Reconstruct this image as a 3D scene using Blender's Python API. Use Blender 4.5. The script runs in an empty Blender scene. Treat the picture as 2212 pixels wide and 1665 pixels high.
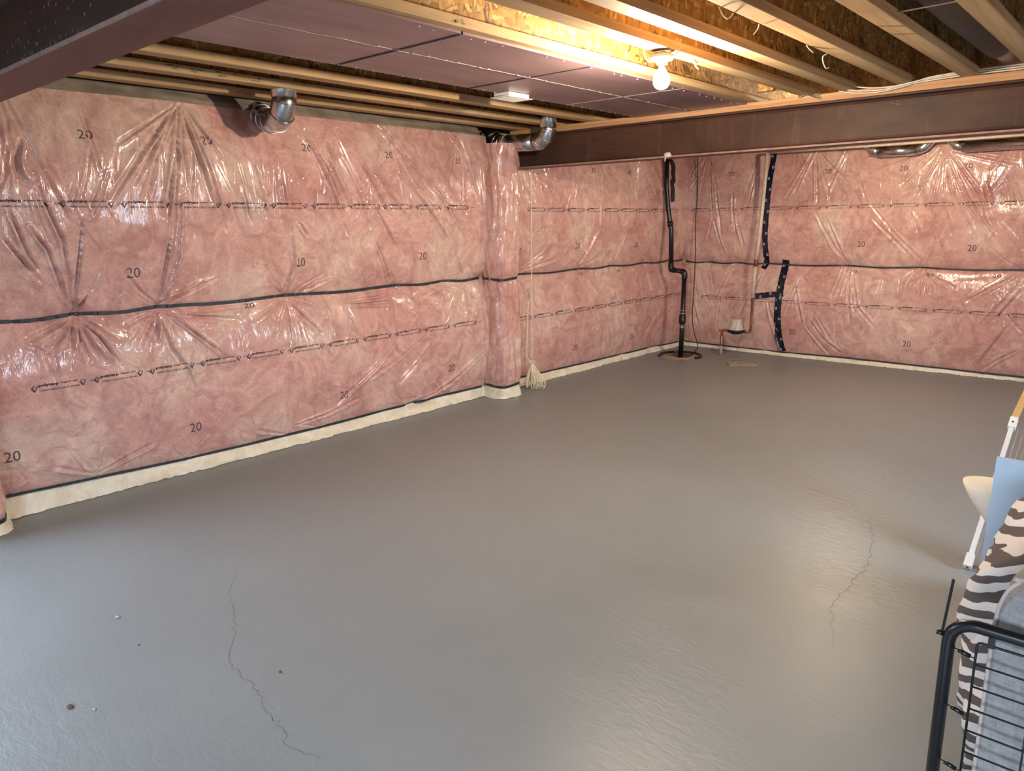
import bpy, math, random
import numpy as np
from mathutils import Vector, Matrix

random.seed(7)
RNG = np.random.RandomState(11)
PI = math.pi
scene = bpy.context.scene
COL = scene.collection

# ------------------------------------------------------------------ camera
F_PX, PITCH, ROLL, YAW, CAM_Z = 1608.4, .215219, -.013166, .727251, 1.65
def cam_axes():
    f = np.array([-math.sin(YAW)*math.cos(PITCH), math.cos(YAW)*math.cos(PITCH), -math.sin(PITCH)])
    r = np.array([math.cos(YAW), math.sin(YAW), 0.]); u = np.cross(r, f)
    return r*math.cos(ROLL)+u*math.sin(ROLL), -r*math.sin(ROLL)+u*math.cos(ROLL), f
_r, _u, _f = cam_axes()
cam_data = bpy.data.cameras.new('camera'); cam = bpy.data.objects.new('camera', cam_data); COL.objects.link(cam)
cam.matrix_world = Matrix(((_r[0], _u[0], -_f[0], 0), (_r[1], _u[1], -_f[1], 0), (_r[2], _u[2], -_f[2], CAM_Z), (0, 0, 0, 1)))
cam_data.sensor_fit = 'HORIZONTAL'; cam_data.sensor_width = 36.0
cam_data.lens = F_PX/2212*36.0
cam_data.clip_start = .05; cam_data.clip_end = 100
scene.camera = cam

# ------------------------------------------------------------------ world, window light, exposure
world = bpy.data.worlds.new('world'); scene.world = world; world.use_nodes = True
world.node_tree.nodes['Background'].inputs[0].default_value = (.62, .78, 1., 1)
world.node_tree.nodes['Background'].inputs[1].default_value = .6
def area_light(name, loc, rot, sx, sy, power, color, spread=PI):
    ld = bpy.data.lights.new(name, 'AREA'); ld.shape = 'RECTANGLE'; ld.size = sx; ld.size_y = sy
    ld.energy = power; ld.color = color; ld.spread = spread
    o = bpy.data.objects.new(name, ld); o.location = loc; o.rotation_euler = rot; COL.objects.link(o); return o
# sky light falling in through small high basement windows: it comes from above, so it travels downwards
DAY = (.70, .84, 1.)
area_light('daylight_left_window', (-5.0, -.75, 1.90), (PI/2-.95, 0, -PI/2+.25), 1.9, .62, 56, DAY, 2.2)
area_light('daylight_front_window', (.4, -2.72, 1.90), (PI/2-.90, 0, .35), 2.0, .62, 132, DAY, 2.2)
area_light('added_side_fill', (2.92, 4.6, 1.90), (PI/2-.90, 0, PI/2), 1.6, .62, 70, DAY, 2.2)  # added fill light, set in an unseen made-up side window
BULB_COLOR, BULB_RADIANCE = (1., .80, .57), 1400.
scene.view_settings.view_transform = 'Standard'; scene.view_settings.look = 'None'
scene.view_settings.gamma = 1.0; scene.view_settings.use_curve_mapping = False
scene.view_settings.exposure = 0.72
try:
    scene.cycles.sample_clamp_indirect = 6.0
    scene.cycles.max_bounces = 4; scene.cycles.diffuse_bounces = 3; scene.cycles.glossy_bounces = 2
    scene.cycles.use_denoising = True; scene.cycles.adaptive_threshold = .08
except Exception:
    pass

# ------------------------------------------------------------------ helpers
def empty(name, loc=(0, 0, 0), label=None, cat=None, group=None):
    o = bpy.data.objects.new(name, None); o.location = loc; o.empty_display_size = .1; COL.objects.link(o)
    return tag(o, label, cat, group)
def tag(o, label=None, cat=None, group=None, kind=None):
    if label: o['label'] = label
    if cat: o['category'] = cat
    if group: o['group'] = group
    if kind: o['kind'] = kind
    return o
def link_mesh(name, me, mat, parent=None):
    o = bpy.data.objects.new(name, me); COL.objects.link(o)
    if mat is not None and len(me.materials) == 0: me.materials.append(mat)
    if parent is not None:
        o.parent = parent
        o.matrix_parent_inverse = Matrix.Translation(-Vector(world_loc(parent)))
    return o
def world_loc(o):
    v = Vector((0, 0, 0))
    # every parent here is only translated
    while o is not None:
        v += Vector(o.location)
        if o.parent is not None: v += o.matrix_parent_inverse.translation
        o = o.parent
    return v
class MB:
    def __init__(s): s.v = []; s.f = []; s.sm = []
    def add(s, v, f, smooth=False):
        n = len(s.v); s.v += [tuple(map(float, p)) for p in v]; s.f += [tuple(i+n for i in q) for q in f]; s.sm += [smooth]*len(f); return s
    def box(s, a, b, bev=0.):
        (x0, y0, z0), (x1, y1, z1) = a, b
        x0, x1 = min(x0, x1), max(x0, x1); y0, y1 = min(y0, y1), max(y0, y1); z0, z1 = min(z0, z1), max(z0, z1)
        if not bev:
            return s.add([(x0,y0,z0),(x1,y0,z0),(x1,y1,z0),(x0,y1,z0),(x0,y0,z1),(x1,y0,z1),(x1,y1,z1),(x0,y1,z1)],
                         [(0,3,2,1),(4,5,6,7),(0,1,5,4),(1,2,6,5),(2,3,7,6),(3,0,4,7)])
        b_ = min(bev, (x1-x0)*.49, (y1-y0)*.49, (z1-z0)*.49)
        def ring(x0,x1,y0,y1,z,c):
            return [(x0+c,y0,z),(x1-c,y0,z),(x1,y0+c,z),(x1,y1-c,z),(x1-c,y1,z),(x0+c,y1,z),(x0,y1-c,z),(x0,y0+c,z)]
        v = ring(x0+b_,x1-b_,y0+b_,y1-b_,z0,b_*.4)+ring(x0,x1,y0,y1,z0+b_,b_)+ring(x0,x1,y0,y1,z1-b_,b_)+ring(x0+b_,x1-b_,y0+b_,y1-b_,z1,b_*.4)
        f = [tuple(range(7,-1,-1)), tuple(range(24,32))]
        for k in range(3):
            for i in range(8):
                j = (i+1) % 8; f.append((k*8+i, k*8+j, k*8+8+j, k*8+8+i))
        return s.add(v, f)
    def obox(s, c, ax, ay, az):
        c = np.array(c, float); ax, ay, az = [np.array(q, float) for q in (ax, ay, az)]
        v = [c+i*ax+j*ay+k*az for k in (-1, 1) for (i, j) in ((-1,-1),(1,-1),(1,1),(-1,1))]
        return s.add(v, [(0,3,2,1),(4,5,6,7),(0,1,5,4),(1,2,6,5),(2,3,7,6),(3,0,4,7)])
    def tube(s, path, r, n=10, caps=True, closed=False):
        P = np.array(path, float); m = len(P); rr = np.full(m, r) if np.isscalar(r) else np.array(r, float)
        T = np.zeros_like(P)
        for i in range(m):
            a = P[(i-1) % m] if (closed or i > 0) else P[i]; b = P[(i+1) % m] if (closed or i < m-1) else P[i]
            T[i] = (b-a)/max(np.linalg.norm(b-a), 1e-9)
        up = np.array([0, 0, 1.]) if abs(T[0][2]) < .9 else np.array([1., 0, 0])
        N = np.cross(T[0], up); N /= np.linalg.norm(N); v = []
        for i in range(m):
            N = N-T[i]*np.dot(N, T[i]); N /= max(np.linalg.norm(N), 1e-9); B = np.cross(T[i], N)
            for k in range(n):
                a = 2*PI*k/n; v.append(P[i]+rr[i]*(math.cos(a)*N+math.sin(a)*B))
        f = []
        for i in range(m if closed else m-1):
            j = (i+1) % m
            for k in range(n):
                l = (k+1) % n; f.append((i*n+k, i*n+l, j*n+l, j*n+k))
        s.add(v, f, True)
        if caps and not closed:
            c = len(s.v)-m*n
            s.f.append(tuple(c+k for k in range(n-1, -1, -1))); s.sm.append(False)
            s.f.append(tuple(c+(m-1)*n+k for k in range(n))); s.sm.append(False)
        return s
    def lathe(s, prof, c, n=20, axis=(0, 0, 1)):
        ax = np.array(axis, float); ax /= np.linalg.norm(ax)
        t = np.array([1., 0, 0]) if abs(ax[0]) < .9 else np.array([0, 1., 0])
        u = np.cross(ax, t); u /= np.linalg.norm(u); w = np.cross(ax, u); c = np.array(c, float); v = []
        for (r, h) in prof:
            for k in range(n):
                a = 2*PI*k/n; v.append(c+ax*h+max(r, 1e-5)*(math.cos(a)*u+math.sin(a)*w))
        f = [(i*n+k, i*n+(k+1) % n, (i+1)*n+(k+1) % n, (i+1)*n+k) for i in range(len(prof)-1) for k in range(n)]
        return s.add(v, f, True)
    def mesh(s, name):
        me = bpy.data.meshes.new(name); me.from_pydata(s.v, [], s.f); me.polygons.foreach_set('use_smooth', s.sm); me.update(); return me
    def build(s, name, mat, parent=None): return link_mesh(name, s.mesh(name), mat, parent)
def box_obj(name, a, b, mat, parent=None, bev=0.): return MB().box(a, b, bev).build(name, mat, parent)
def tube_obj(name, path, r, mat, parent=None, n=10): return MB().tube(path, r, n).build(name, mat, parent)
def smooth_path(pts, k=6):
    P = np.array(pts, float); out = []
    for i in range(len(P)-1):
        p0 = P[max(i-1, 0)]; p1 = P[i]; p2 = P[i+1]; p3 = P[min(i+2, len(P)-1)]
        for t in np.linspace(0, 1, k, endpoint=False):
            out.append(.5*((2*p1)+(-p0+p2)*t+(2*p0-5*p1+4*p2-p3)*t*t+(-p0+3*p1-3*p2+p3)*t**3))
    out.append(P[-1]); return np.array(out)
def grid_mesh(name, P, flip=False, smooth=True):
    """P: (n, m, 3) grid of points"""
    n, m, _ = P.shape; me = bpy.data.meshes.new(name)
    idx = np.arange(n*m).reshape(n, m)
    q = np.stack([idx[:-1, :-1], idx[1:, :-1], idx[1:, 1:], idx[:-1, 1:]], -1).reshape(-1, 4)
    if flip: q = q[:, ::-1]
    me.vertices.add(n*m); me.vertices.foreach_set('co', P.reshape(-1).astype(np.float32))
    me.loops.add(q.size); me.loops.foreach_set('vertex_index', q.reshape(-1).astype(np.int32))
    me.polygons.add(len(q)); me.polygons.foreach_set('loop_start', np.arange(0, q.size, 4, dtype=np.int32))
    me.polygons.foreach_set('use_smooth', np.full(len(q), smooth)); me.update(calc_edges=True); me.validate(); return me
_lat = RNG.rand(64, 64)
def vnoise(x, y):
    """smooth 2-D value noise, -1..1"""
    x = np.asarray(x, float); y = np.asarray(y, float)
    xi = np.floor(x).astype(int); yi = np.floor(y).astype(int); fx = x-xi; fy = y-yi
    fx = fx*fx*(3-2*fx); fy = fy*fy*(3-2*fy)
    g = lambda a, b: _lat[a % 64, b % 64]
    return 2*((g(xi, yi)*(1-fx)+g(xi+1, yi)*fx)*(1-fy)+(g(xi, yi+1)*(1-fx)+g(xi+1, yi+1)*fx)*fy)-1
def fbm(x, y, o=4):
    s = 0; a = 1
    for k in range(o): s = s+a*vnoise(x*2**k+7.3*k, y*2**k+3.1*k); a *= .5
    return s/1.8

# ------------------------------------------------------------------ materials
class NT:
    def __init__(s, name):
        s.m = bpy.data.materials.new(name); s.m.use_nodes = True; s.t = s.m.node_tree; s.n = s.t.nodes; s.l = s.t.links
        s.b = s.n['Principled BSDF']; s.tc = s.n.new('ShaderNodeTexCoord').outputs['Object']
    def set(s, **k):
        for a, v in k.items():
            s.b.inputs[a.replace('_', ' ')].default_value = v
        return s
    def mapping(s, scale=(1, 1, 1), rot=(0, 0, 0), loc=(0, 0, 0), src=None):
        n = s.n.new('ShaderNodeMapping'); n.inputs['Scale'].default_value = scale; n.inputs['Rotation'].default_value = rot; n.inputs['Location'].default_value = loc
        s.l.new(src or s.tc, n.inputs['Vector']); return n.outputs[0]
    def noise(s, scale=5, detail=4, rough=.5, dist=0., vec=None, out=0):
        n = s.n.new('ShaderNodeTexNoise'); n.inputs['Scale'].default_value = scale; n.inputs['Detail'].default_value = detail
        n.inputs['Roughness'].default_value = rough; n.inputs['Distortion'].default_value = dist; s.l.new(vec or s.tc, n.inputs['Vector']); return n.outputs[out]
    def voronoi(s, scale=5, vec=None, feature='F1', out='Color', rnd=1.):
        n = s.n.new('ShaderNodeTexVoronoi'); n.feature = feature; n.inputs['Scale'].default_value = scale; n.inputs['Randomness'].default_value = rnd
        s.l.new(vec or s.tc, n.inputs['Vector']); return n.outputs[out]
    def wave(s, scale=5, dist=2., detail=2, dscale=1., vec=None, direction='X'):
        n = s.n.new('ShaderNodeTexWave'); n.bands_direction = direction
        n.inputs['Scale'].default_value = scale; n.inputs['Distortion'].default_value = dist; n.inputs['Detail'].default_value = detail; n.inputs['Detail Scale'].default_value = dscale
        s.l.new(vec or s.tc, n.inputs['Vector']); return n.outputs['Fac']
    def ramp(s, fac, stops, interp='LINEAR'):
        n = s.n.new('ShaderNodeValToRGB'); n.color_ramp.interpolation = interp
        e = n.color_ramp.elements
        while len(e) < len(stops): e.new(.5)
        for el, (p, c) in zip(e, stops): el.position = p; el.color = (*c, 1) if len(c) == 3 else c
        s.l.new(fac, n.inputs[0]); return n.outputs[0]
    def mix(s, fac, a, b, mode='MIX'):
        n = s.n.new('ShaderNodeMix'); n.data_type = 'RGBA'; n.blend_type = mode; n.clamp_factor = True
        for sock, v in ((n.inputs[0], fac), (n.inputs[6], a), (n.inputs[7], b)):
            if isinstance(v, bpy.types.NodeSocket): s.l.new(v, sock)
            elif isinstance(v, (int, float)): sock.default_value = v
            else: sock.default_value = (*v, 1)
        return n.outputs[2]
    def math(s, op, a, b=0., c=None):
        n = s.n.new('ShaderNodeMath'); n.operation = op
        for i, v in enumerate((a, b)):
            if isinstance(v, bpy.types.NodeSocket): s.l.new(v, n.inputs[i])
            else: n.inputs[i].default_value = v
        return n.outputs[0]
    def bump(s, h, strength=.3, dist=.01, normal=None, to='Normal'):
        n = s.n.new('ShaderNodeBump'); n.inputs['Strength'].default_value = strength; n.inputs['Distance'].default_value = dist
        s.l.new(h, n.inputs['Height'])
        if normal is not None: s.l.new(normal, n.inputs['Normal'])
        if to: s.l.new(n.outputs[0], s.b.inputs[to])
        return n.outputs[0]
    def color(s, c): s.l.new(c, s.b.inputs['Base Color']); return s
    def to(s, sock, name): s.l.new(sock, s.b.inputs[name]); return s
def srgb(*c):
    c = [x/255 for x in c]; return tuple(x/12.92 if x <= .04045 else ((x+.055)/1.055)**2.4 for x in c)
def plain(name, c, rough=.5, metal=0., var=.15, scale=30, bump=0.):
    m = NT(name); n = m.noise(scale, 4, .6)
    m.color(m.ramp(n, [(.3, tuple(x*(1-var) for x in c)), (.7, tuple(min(1, x*(1+var)) for x in c))]))
    m.set(Roughness=rough, Metallic=metal)
    if bump: m.bump(n, bump, .004)
    return m.m

def wool_colour(u, z, seed=0.):
    """mottled pink fibre colour for each vertex of a blanket"""
    wu = u+.16*fbm(u*1.7+seed, z*1.7+9, 3); wz = z+.16*fbm(u*1.7+31+seed, z*1.7+4, 3)
    big = .5+.5*fbm(wu*2.6+seed, wz*2.6, 4)
    stops = np.array([.12, .36, .54, .70, .92]); pal = np.array([srgb(192, 142, 136), srgb(204, 160, 152), srgb(210, 170, 161), srgb(215, 184, 172), srgb(208, 179, 165)])
    col = np.stack([np.interp(big, stops, pal[:, k]) for k in range(3)], -1)
    su = wu+.10*fbm(wu*4+3, wz*4+seed, 3); sz = wz+.10*fbm(wu*4+17, wz*4+8, 3)
    ridge = 1-np.abs(fbm(su*6.5+seed, sz*6.5+2, 3))*2.4                  # long curling strands
    ridge2 = 1-np.abs(fbm(su*9.5+40, sz*9.5+seed, 3))*2.4
    dark = np.clip(ridge-.55, 0, 1)/.45; light = np.clip(ridge2-.6, 0, 1)/.4
    col = col*(1-.19*dark[..., None]*np.array([.8, 1.15, 1.1]))*(1+.17*light[..., None])
    med = fbm(su*15, sz*15+seed, 3); col = col*(1+.17*med[..., None]*np.array([.8, 1.1, 1.1]))
    return np.clip(col, 0, 1)
def paint(me, col):
    at = me.color_attributes.new('wool', 'FLOAT_COLOR', 'POINT'); c = np.ones((len(me.vertices), 4), np.float32); c[:, :3] = col.reshape(-1, 3); at.data.foreach_set('color', c.reshape(-1)); return me
def make_blanket_material(name):
    m = NT(name)
    at = m.n.new('ShaderNodeVertexColor'); at.layer_name = 'wool'
    fib2 = m.noise(26, 4, .72, 2.6)
    m.color(m.mix(.7, at.outputs[0], m.ramp(fib2, [(.30, (.66, .60, .60)), (.5, (1, 1, 1)), (.72, (1.14, 1.12, 1.12))]), 'MULTIPLY'))
    m.set(Roughness=.8, Specular_IOR_Level=.15, Coat_Weight=1., Coat_Roughness=.14, Coat_IOR=1.55)
    # crinkle of the clear film over the wool: fine, mostly vertical draw marks
    streak = m.noise(13, 3, .6, .7, m.mapping((2.2, 2.2, .5)))
    m.bump(streak, 1., .0032, to='Coat Normal')
    return m.m
MAT = {}
MAT['blanket'] = make_blanket_material('pink_wool_under_clear_film')
def M_steel():
    m = NT('red_oxide_primed_steel')
    n = m.noise(1.3, 5, .65, 1.0, m.mapping((1, 1, 2)))
    c = m.ramp(n, [(.3, srgb(54, 40, 35)), (.5, srgb(74, 51, 43)), (.72, srgb(88, 60, 50))])
    st = m.noise(14, 3, .6, .3, m.mapping((1, 1, .12)))
    c = m.mix(m.ramp(st, [(.58, (0, 0, 0)), (.72, (.30, .30, .30))]), c, srgb(104, 84, 74))
    ru = m.noise(26, 4, .7)
    c = m.mix(m.ramp(ru, [(.62, (0, 0, 0)), (.72, (.5, .5, .5))]), c, srgb(48, 34, 29))
    # pale paint spatter in patches, and flaking scale along the foot of the web
    sp = m.voronoi(30, None, 'F1', 'Distance'); pm = m.ramp(m.noise(1.7, 2, .5), [(.60, (0, 0, 0)), (.64, (1, 1, 1))])
    c = m.mix(m.math('MULTIPLY', m.ramp(sp, [(.13, (1, 1, 1)), (.2, (0, 0, 0))]), pm), c, srgb(150, 128, 116))
    xyz = m.n.new('ShaderNodeSeparateXYZ'); m.l.new(m.tc, xyz.inputs[0])
    foot = m.ramp(m.math('MULTIPLY', m.math('SUBTRACT', xyz.outputs[2], 2.165), 10.), [(.0, (1, 1, 1)), (.45, (1, 1, 1)), (.62, (0, 0, 0))])
    part = m.ramp(m.noise(.8, 2, .5), [(.5, (0, 0, 0)), (.56, (1, 1, 1))])
    fk = m.noise(55, 4, .7)
    c = m.mix(m.math('MULTIPLY', m.math('MULTIPLY', foot, part), m.ramp(fk, [(.54, (0, 0, 0)), (.60, (1, 1, 1))])), c, srgb(160, 136, 110))
    m.color(c); m.set(Roughness=.55, Specular_IOR_Level=.3); m.bump(ru, .15, .004); return m.m
MAT['steel'] = M_steel()
def M_flange():
    m = NT('reddish_primed_flange'); n = m.noise(3, 5, .65, .8, m.mapping((.25, 1, 1)))
    c = m.ramp(n, [(.3, srgb(88, 52, 46)), (.5, srgb(110, 68, 60)), (.72, srgb(132, 88, 78))])
    m.color(c); m.set(Roughness=.5, Specular_IOR_Level=.35); m.bump(m.noise(26, 4, .7), .15, .004); return m.m
MAT['flange'] = M_flange()
def M_wood(name, a, b, c_):
    m = NT(name)
    g = m.noise(16, 6, .62, .9, m.mapping((1, .035, 1)))
    c = m.ramp(g, [(.3, a), (.5, b), (.7, c_)])
    k = m.voronoi(2.2, m.mapping((1, .5, 1)), 'F1', 'Distance')
    c = m.mix(m.ramp(k, [(.03, (.8, .8, .8)), (.075, (0, 0, 0))]), c, srgb(84, 56, 34))
    s = m.noise(3.1, 5, .6, .5)
    c = m.mix(m.ramp(s, [(.62, (0, 0, 0)), (.75, (.35, .35, .35))]), c, srgb(112, 100, 84))
    m.color(c); m.set(Roughness=.66); m.bump(g, .12, .004); return m.m
MAT['wood'] = M_wood('pale_spruce_lumber', srgb(146, 114, 78), srgb(176, 144, 102), srgb(198, 170, 130))
MAT['wood_along_x'] = None
def M_woodx():
    m = NT('pale_lumber_plate')
    g = m.noise(16, 6, .62, .9, m.mapping((.035, 1, 1)))
    m.color(m.ramp(g, [(.3, srgb(164, 122, 84)), (.5, srgb(196, 152, 112)), (.7, srgb(212, 172, 132))])); m.set(Roughness=.66); return m.m
MAT['wood_along_x'] = M_woodx()
def M_osb():
    m = NT('oriented_strand_board')
    w = m.noise(7, 2, .5, out=1); vec = m.mix(.10, m.tc, w)
    c1 = m.voronoi(50, m.mapping((1, 1, .2), (.55, 0, 0), src=vec)); c2 = m.voronoi(46, m.mapping((1, .18, 1), (-.5, 0, 0), src=vec))
    sel = m.ramp(m.noise(13, 2, .6, 1.), [(.48, (0, 0, 0)), (.52, (1, 1, 1))])
    v = m.mix(sel, c1, c2)
    sep = m.n.new('ShaderNodeSeparateColor'); m.l.new(v, sep.inputs[0])
    c = m.ramp(sep.outputs[0], [(0., srgb(86, 60, 32)), (.12, srgb(132, 98, 54)), (.5, srgb(154, 118, 66)), (.85, srgb(176, 140, 84)), (1., srgb(202, 168, 116))])
    g = m.noise(60, 3, .6, 1., m.mapping((1, .25, .6)))
    c = m.mix(.5, c, m.ramp(g, [(.3, (.55, .5, .45)), (.6, (1.05, 1.05, 1.05))]), 'MULTIPLY')
    m.color(c); m.set(Roughness=.6, Specular_IOR_Level=.35); m.bump(sep.outputs[0], .3, .004); return m.m
MAT['osb'] = M_osb()
def M_panel():
    m = NT('mauve_coated_board')
    g = m.noise(5, 6, .62, .5, m.mapping((1, .22, 1)))
    c = m.ramp(g, [(.3, srgb(104, 82, 88)), (.5, srgb(126, 103, 108)), (.72, srgb(142, 118, 118))])
    m.color(c); m.set(Roughness=.34, Specular_IOR_Level=.5); m.bump(m.noise(2.5, 3, .5), .12, .03); return m.m
MAT['panel'] = M_panel()
def M_floor():
    m = NT('grey_painted_concrete')
    n = m.noise(1.3, 4, .6)
    m.color(m.ramp(n, [(.25, srgb(127, 132, 134)), (.75, srgb(135, 140, 142))]))
    m.to(m.ramp(n, [(.3, (.36, .36, .36)), (.7, (.47, .47, .47))]), 'Roughness'); m.set(Specular_IOR_Level=.5)
    tr = m.noise(13, 4, .6, .5, m.mapping((1, 2.4, 1), (0, 0, .6)))
    patch = m.ramp(m.noise(.8, 2, .5), [(.40, (.45, .45, .45)), (.70, (1, 1, 1))])
    m.bump(m.math('MULTIPLY', tr, patch), .34, .012); return m.m
MAT['floor'] = M_floor()
def M_galv():
    m = NT('galvanised_sheet')
    v = m.voronoi(60); sep = m.n.new('ShaderNodeSeparateColor'); m.l.new(v, sep.inputs[0])
    m.color(m.ramp(sep.outputs[0], [(0, (.5, .51, .53)), (1, (.68, .69, .7))])); m.set(Metallic=1., Roughness=.24)
    m.bump(m.noise(9, 3, .5), .1, .02); return m.m
MAT['galv'] = M_galv()
MAT['concrete'] = plain('bare_concrete', srgb(150, 146, 140), .85, 0, .12, 6, .2)
MAT['wall_paint'] = plain('unfinished_wall_lining', srgb(196, 160, 148), .8, 0, .08, 4)
def M_skirt():
    m = NT('cream_backing_film')
    n = m.noise(7, 5, .6, 1.2)
    c = m.ramp(n, [(.3, srgb(214, 202, 174)), (.55, srgb(234, 227, 208)), (.75, srgb(240, 240, 232))])
    p = m.noise(19, 5, .65)
    sepz = m.n.new('ShaderNodeSeparateXYZ'); m.l.new(m.tc, sepz.inputs[0])
    g = m.math('ADD', m.math('MULTIPLY', sepz.outputs[2], -14.), m.math('MULTIPLY', p, 1.0))
    c = m.mix(m.ramp(g, [(.50, (0, 0, 0)), (.53, (1, 1, 1))]), c, srgb(134, 133, 131))
    m.color(c); m.set(Roughness=.5); m.bump(n, .3, .01); return m.m
MAT['skirt'] = M_skirt()
MAT['strap'] = plain('dark_grey_plastic_strapping', srgb(46, 52, 58), .38, 0, .15, 40)
MAT['nail'] = plain('steel_nail_head', srgb(120, 124, 128), .35, .9)
MAT['ink'] = plain('black_print_ink', srgb(44, 36, 44), .6)
MAT['ink_soft'] = plain('grey_print_ink', srgb(88, 70, 76), .6)
MAT['grey_film'] = plain('dusty_grey_film', srgb(150, 140, 128), .45, 0, .3, 8, .5)
MAT['black_pipe'] = plain('black_abs_plastic', srgb(22, 23, 25), .32)
MAT['black_metal'] = plain('black_painted_tube', srgb(22, 23, 24), .3)
MAT['clamp'] = plain('stainless_clamp', srgb(190, 190, 188), .25, 1.)
MAT['white_pvc'] = plain('off_white_pipe_insulation', srgb(212, 198, 184), .5)
MAT['white_plastic'] = plain('white_plastic', srgb(232, 232, 230), .4, 0, .04)
MAT['copper'] = plain('tarnished_copper', srgb(132, 80, 60), .4, .6, .25)
MAT['brass'] = plain('brass_fitting', srgb(150, 112, 84), .4, .7)
MAT['cord'] = plain('dark_brown_cord', srgb(52, 30, 28), .5)
MAT['meter_grey'] = plain('light_grey_meter_cap', srgb(196, 190, 182), .45, 0, .05)
def M_tape():
    m = NT('navy_printed_tape'); m.color(m.ramp(m.noise(30, 4, .6), [(.35, srgb(14, 18, 34)), (.7, srgb(30, 38, 62))])); m.set(Roughness=.18); m.bump(m.noise(40, 4, .6), .35, .004); return m.m
MAT['tape'] = M_tape()
MAT['tape_white'] = plain('white_tape_print', srgb(206, 206, 210), .4)
MAT['rope'] = plain('cream_twine', srgb(236, 224, 196), .8, 0, .15, 60)
MAT['wire_white'] = plain('white_cable_sheath', srgb(214, 206, 192), .45)
MAT['porcelain'] = plain('white_porcelain', srgb(236, 234, 228), .25, 0, .03)
MAT['dirt_patch'] = plain('rough_tan_mortar', srgb(158, 142, 120), .9, 0, .25, 25, .6)
MAT['crack'] = plain('dark_hairline_crack', srgb(100, 101, 101), .9)
MAT['debris'] = plain('dry_plaster_crumb', srgb(176, 168, 156), .9)
MAT['debris_dark'] = plain('brown_crumb', srgb(92, 74, 56), .9)
MAT['pink_scrap'] = plain('pink_wool_scrap', srgb(206, 146, 140), .8, 0, .2, 20, .6)
MAT['foam'] = plain('dried_white_foam', srgb(206, 196, 184), .8, 0, .15, 30, .5)
def M_bulb(k=1.):
    m = NT('lit_bulb_glass'); m.set(Base_Color=(1, .9, .75, 1), Roughness=.3)
    m.b.inputs['Emission Color'].default_value = (*BULB_COLOR, 1); m.b.inputs['Emission Strength'].default_value = BULB_RADIANCE*k; return m.m
MAT['bulb'] = M_bulb()
MAT['bulb_dim'] = M_bulb(.62)
def M_linen():
    m = NT('grey_woven_upholstery'); w = m.noise(120, 3, .7, 0, m.mapping((1, 1, .25))); w2 = m.noise(120, 3, .7, 0, m.mapping((.25, .25, 1)))
    f = m.math('MULTIPLY', m.math('ADD', w, w2), .5)
    m.color(m.ramp(f, [(.36, srgb(122, 122, 122)), (.64, srgb(152, 150, 149))])); m.set(Roughness=.9); m.bump(f, .3, .003); return m.m
MAT['linen'] = M_linen()
def M_zebra():
    m = NT('striped_cotton'); w = m.wave(5.2, 4.6, 2., 1.1, m.mapping((1.1, .7, 1.5), (.35, .5, 0)), 'Z')
    m.color(m.ramp(w, [(.47, srgb(226, 220, 216)), (.53, srgb(92, 82, 80))])); m.set(Roughness=.85); m.bump(m.noise(9, 4, .6, .6), .3, .02); return m.m
MAT['zebra'] = M_zebra()
MAT['daylight_tinted_white'] = plain('daylight_tinted_board', srgb(186, 208, 228), .45, 0, .02)  # the board is white; the blue of the daylight is put into its colour
MAT['white_metal'] = plain('white_painted_metal', srgb(226, 228, 230), .35, 0, .03)
MAT['tan_wood'] = plain('varnished_pale_wood', srgb(206, 164, 110), .5, 0, .1, 12)
MAT['cream_cloth'] = plain('cream_cotton', srgb(232, 218, 198), .85, 0, .05, 8, .3)
MAT['sage'] = plain('sage_green_cloth', srgb(176, 182, 142), .85, 0, .08, 8, .3)
MAT['mesh_grey'] = plain('grey_ribbed_mesh', srgb(150, 142, 134), .6)
MAT['insulated_duct'] = plain('dark_grey_flexible_duct', srgb(74, 64, 62), .5, 0, .2, 14, .3)
MAT['pink_wrap'] = plain('dusty_pink_duct_wrap', srgb(186, 148, 140), .6, 0, .15, 10)

# ------------------------------------------------------------------ the room shell
XL, XR, YN, YFAR, ZSUB = -5.10, 3.0, -2.8, 9.16, 2.80
XW, YW = -4.93, 8.99                       # strap planes of the left and the far insulation
def struct(name, o): o['kind'] = 'structure'; return o
fl = struct('floor', link_mesh('floor', grid_mesh('floor', np.array([[[x, y, 0.] for y in np.linspace(YN-.1, YFAR+.1, 3)] for x in np.linspace(XL-.1, XR+.1, 3)]), smooth=False), MAT['floor']))
struct('w', box_obj('wall_back', (XL, YFAR, 0), (XR, YFAR+.15, 2.50), MAT['concrete']))
def wall_with_hole(name, axis, pos, th, lo, hi, ztop, holes, mat):
    """wall plane with rectangular openings, built from blocks"""
    mb = MB(); cuts = sorted(holes); cur = lo
    def blk(a, b, z0, z1):
        if b-a < 1e-4 or z1-z0 < 1e-4: return
        if axis == 'y': mb.box((a, pos, z0), (b, pos+th, z1))
        else: mb.box((pos, a, z0), (pos+th, b, z1))
    for (a, b, z0, z1) in cuts:
        blk(cur, a, 0, ztop); blk(a, b, 0, z0); blk(a, b, z1, ztop); cur = b
    blk(cur, hi, 0, ztop); return struct(name, mb.build(name, mat))
wall_with_hole('wall_left', 'x', XL-.15, .15, YN, YFAR, 2.50, [(-1.75, .25, 1.55, 2.22)], MAT['concrete'])
wall_with_hole('wall_front', 'y', YN-.15, .15, XL, XR, 2.79, [(-.65, 1.45, 1.55, 2.22)], MAT['wall_paint'])
wall_with_hole('wall_right', 'x', XR, .15, YN, YFAR, 2.79, [(3.75, 5.45, 1.55, 2.22)], MAT['wall_paint'])  # opening made for the added side fill
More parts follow.
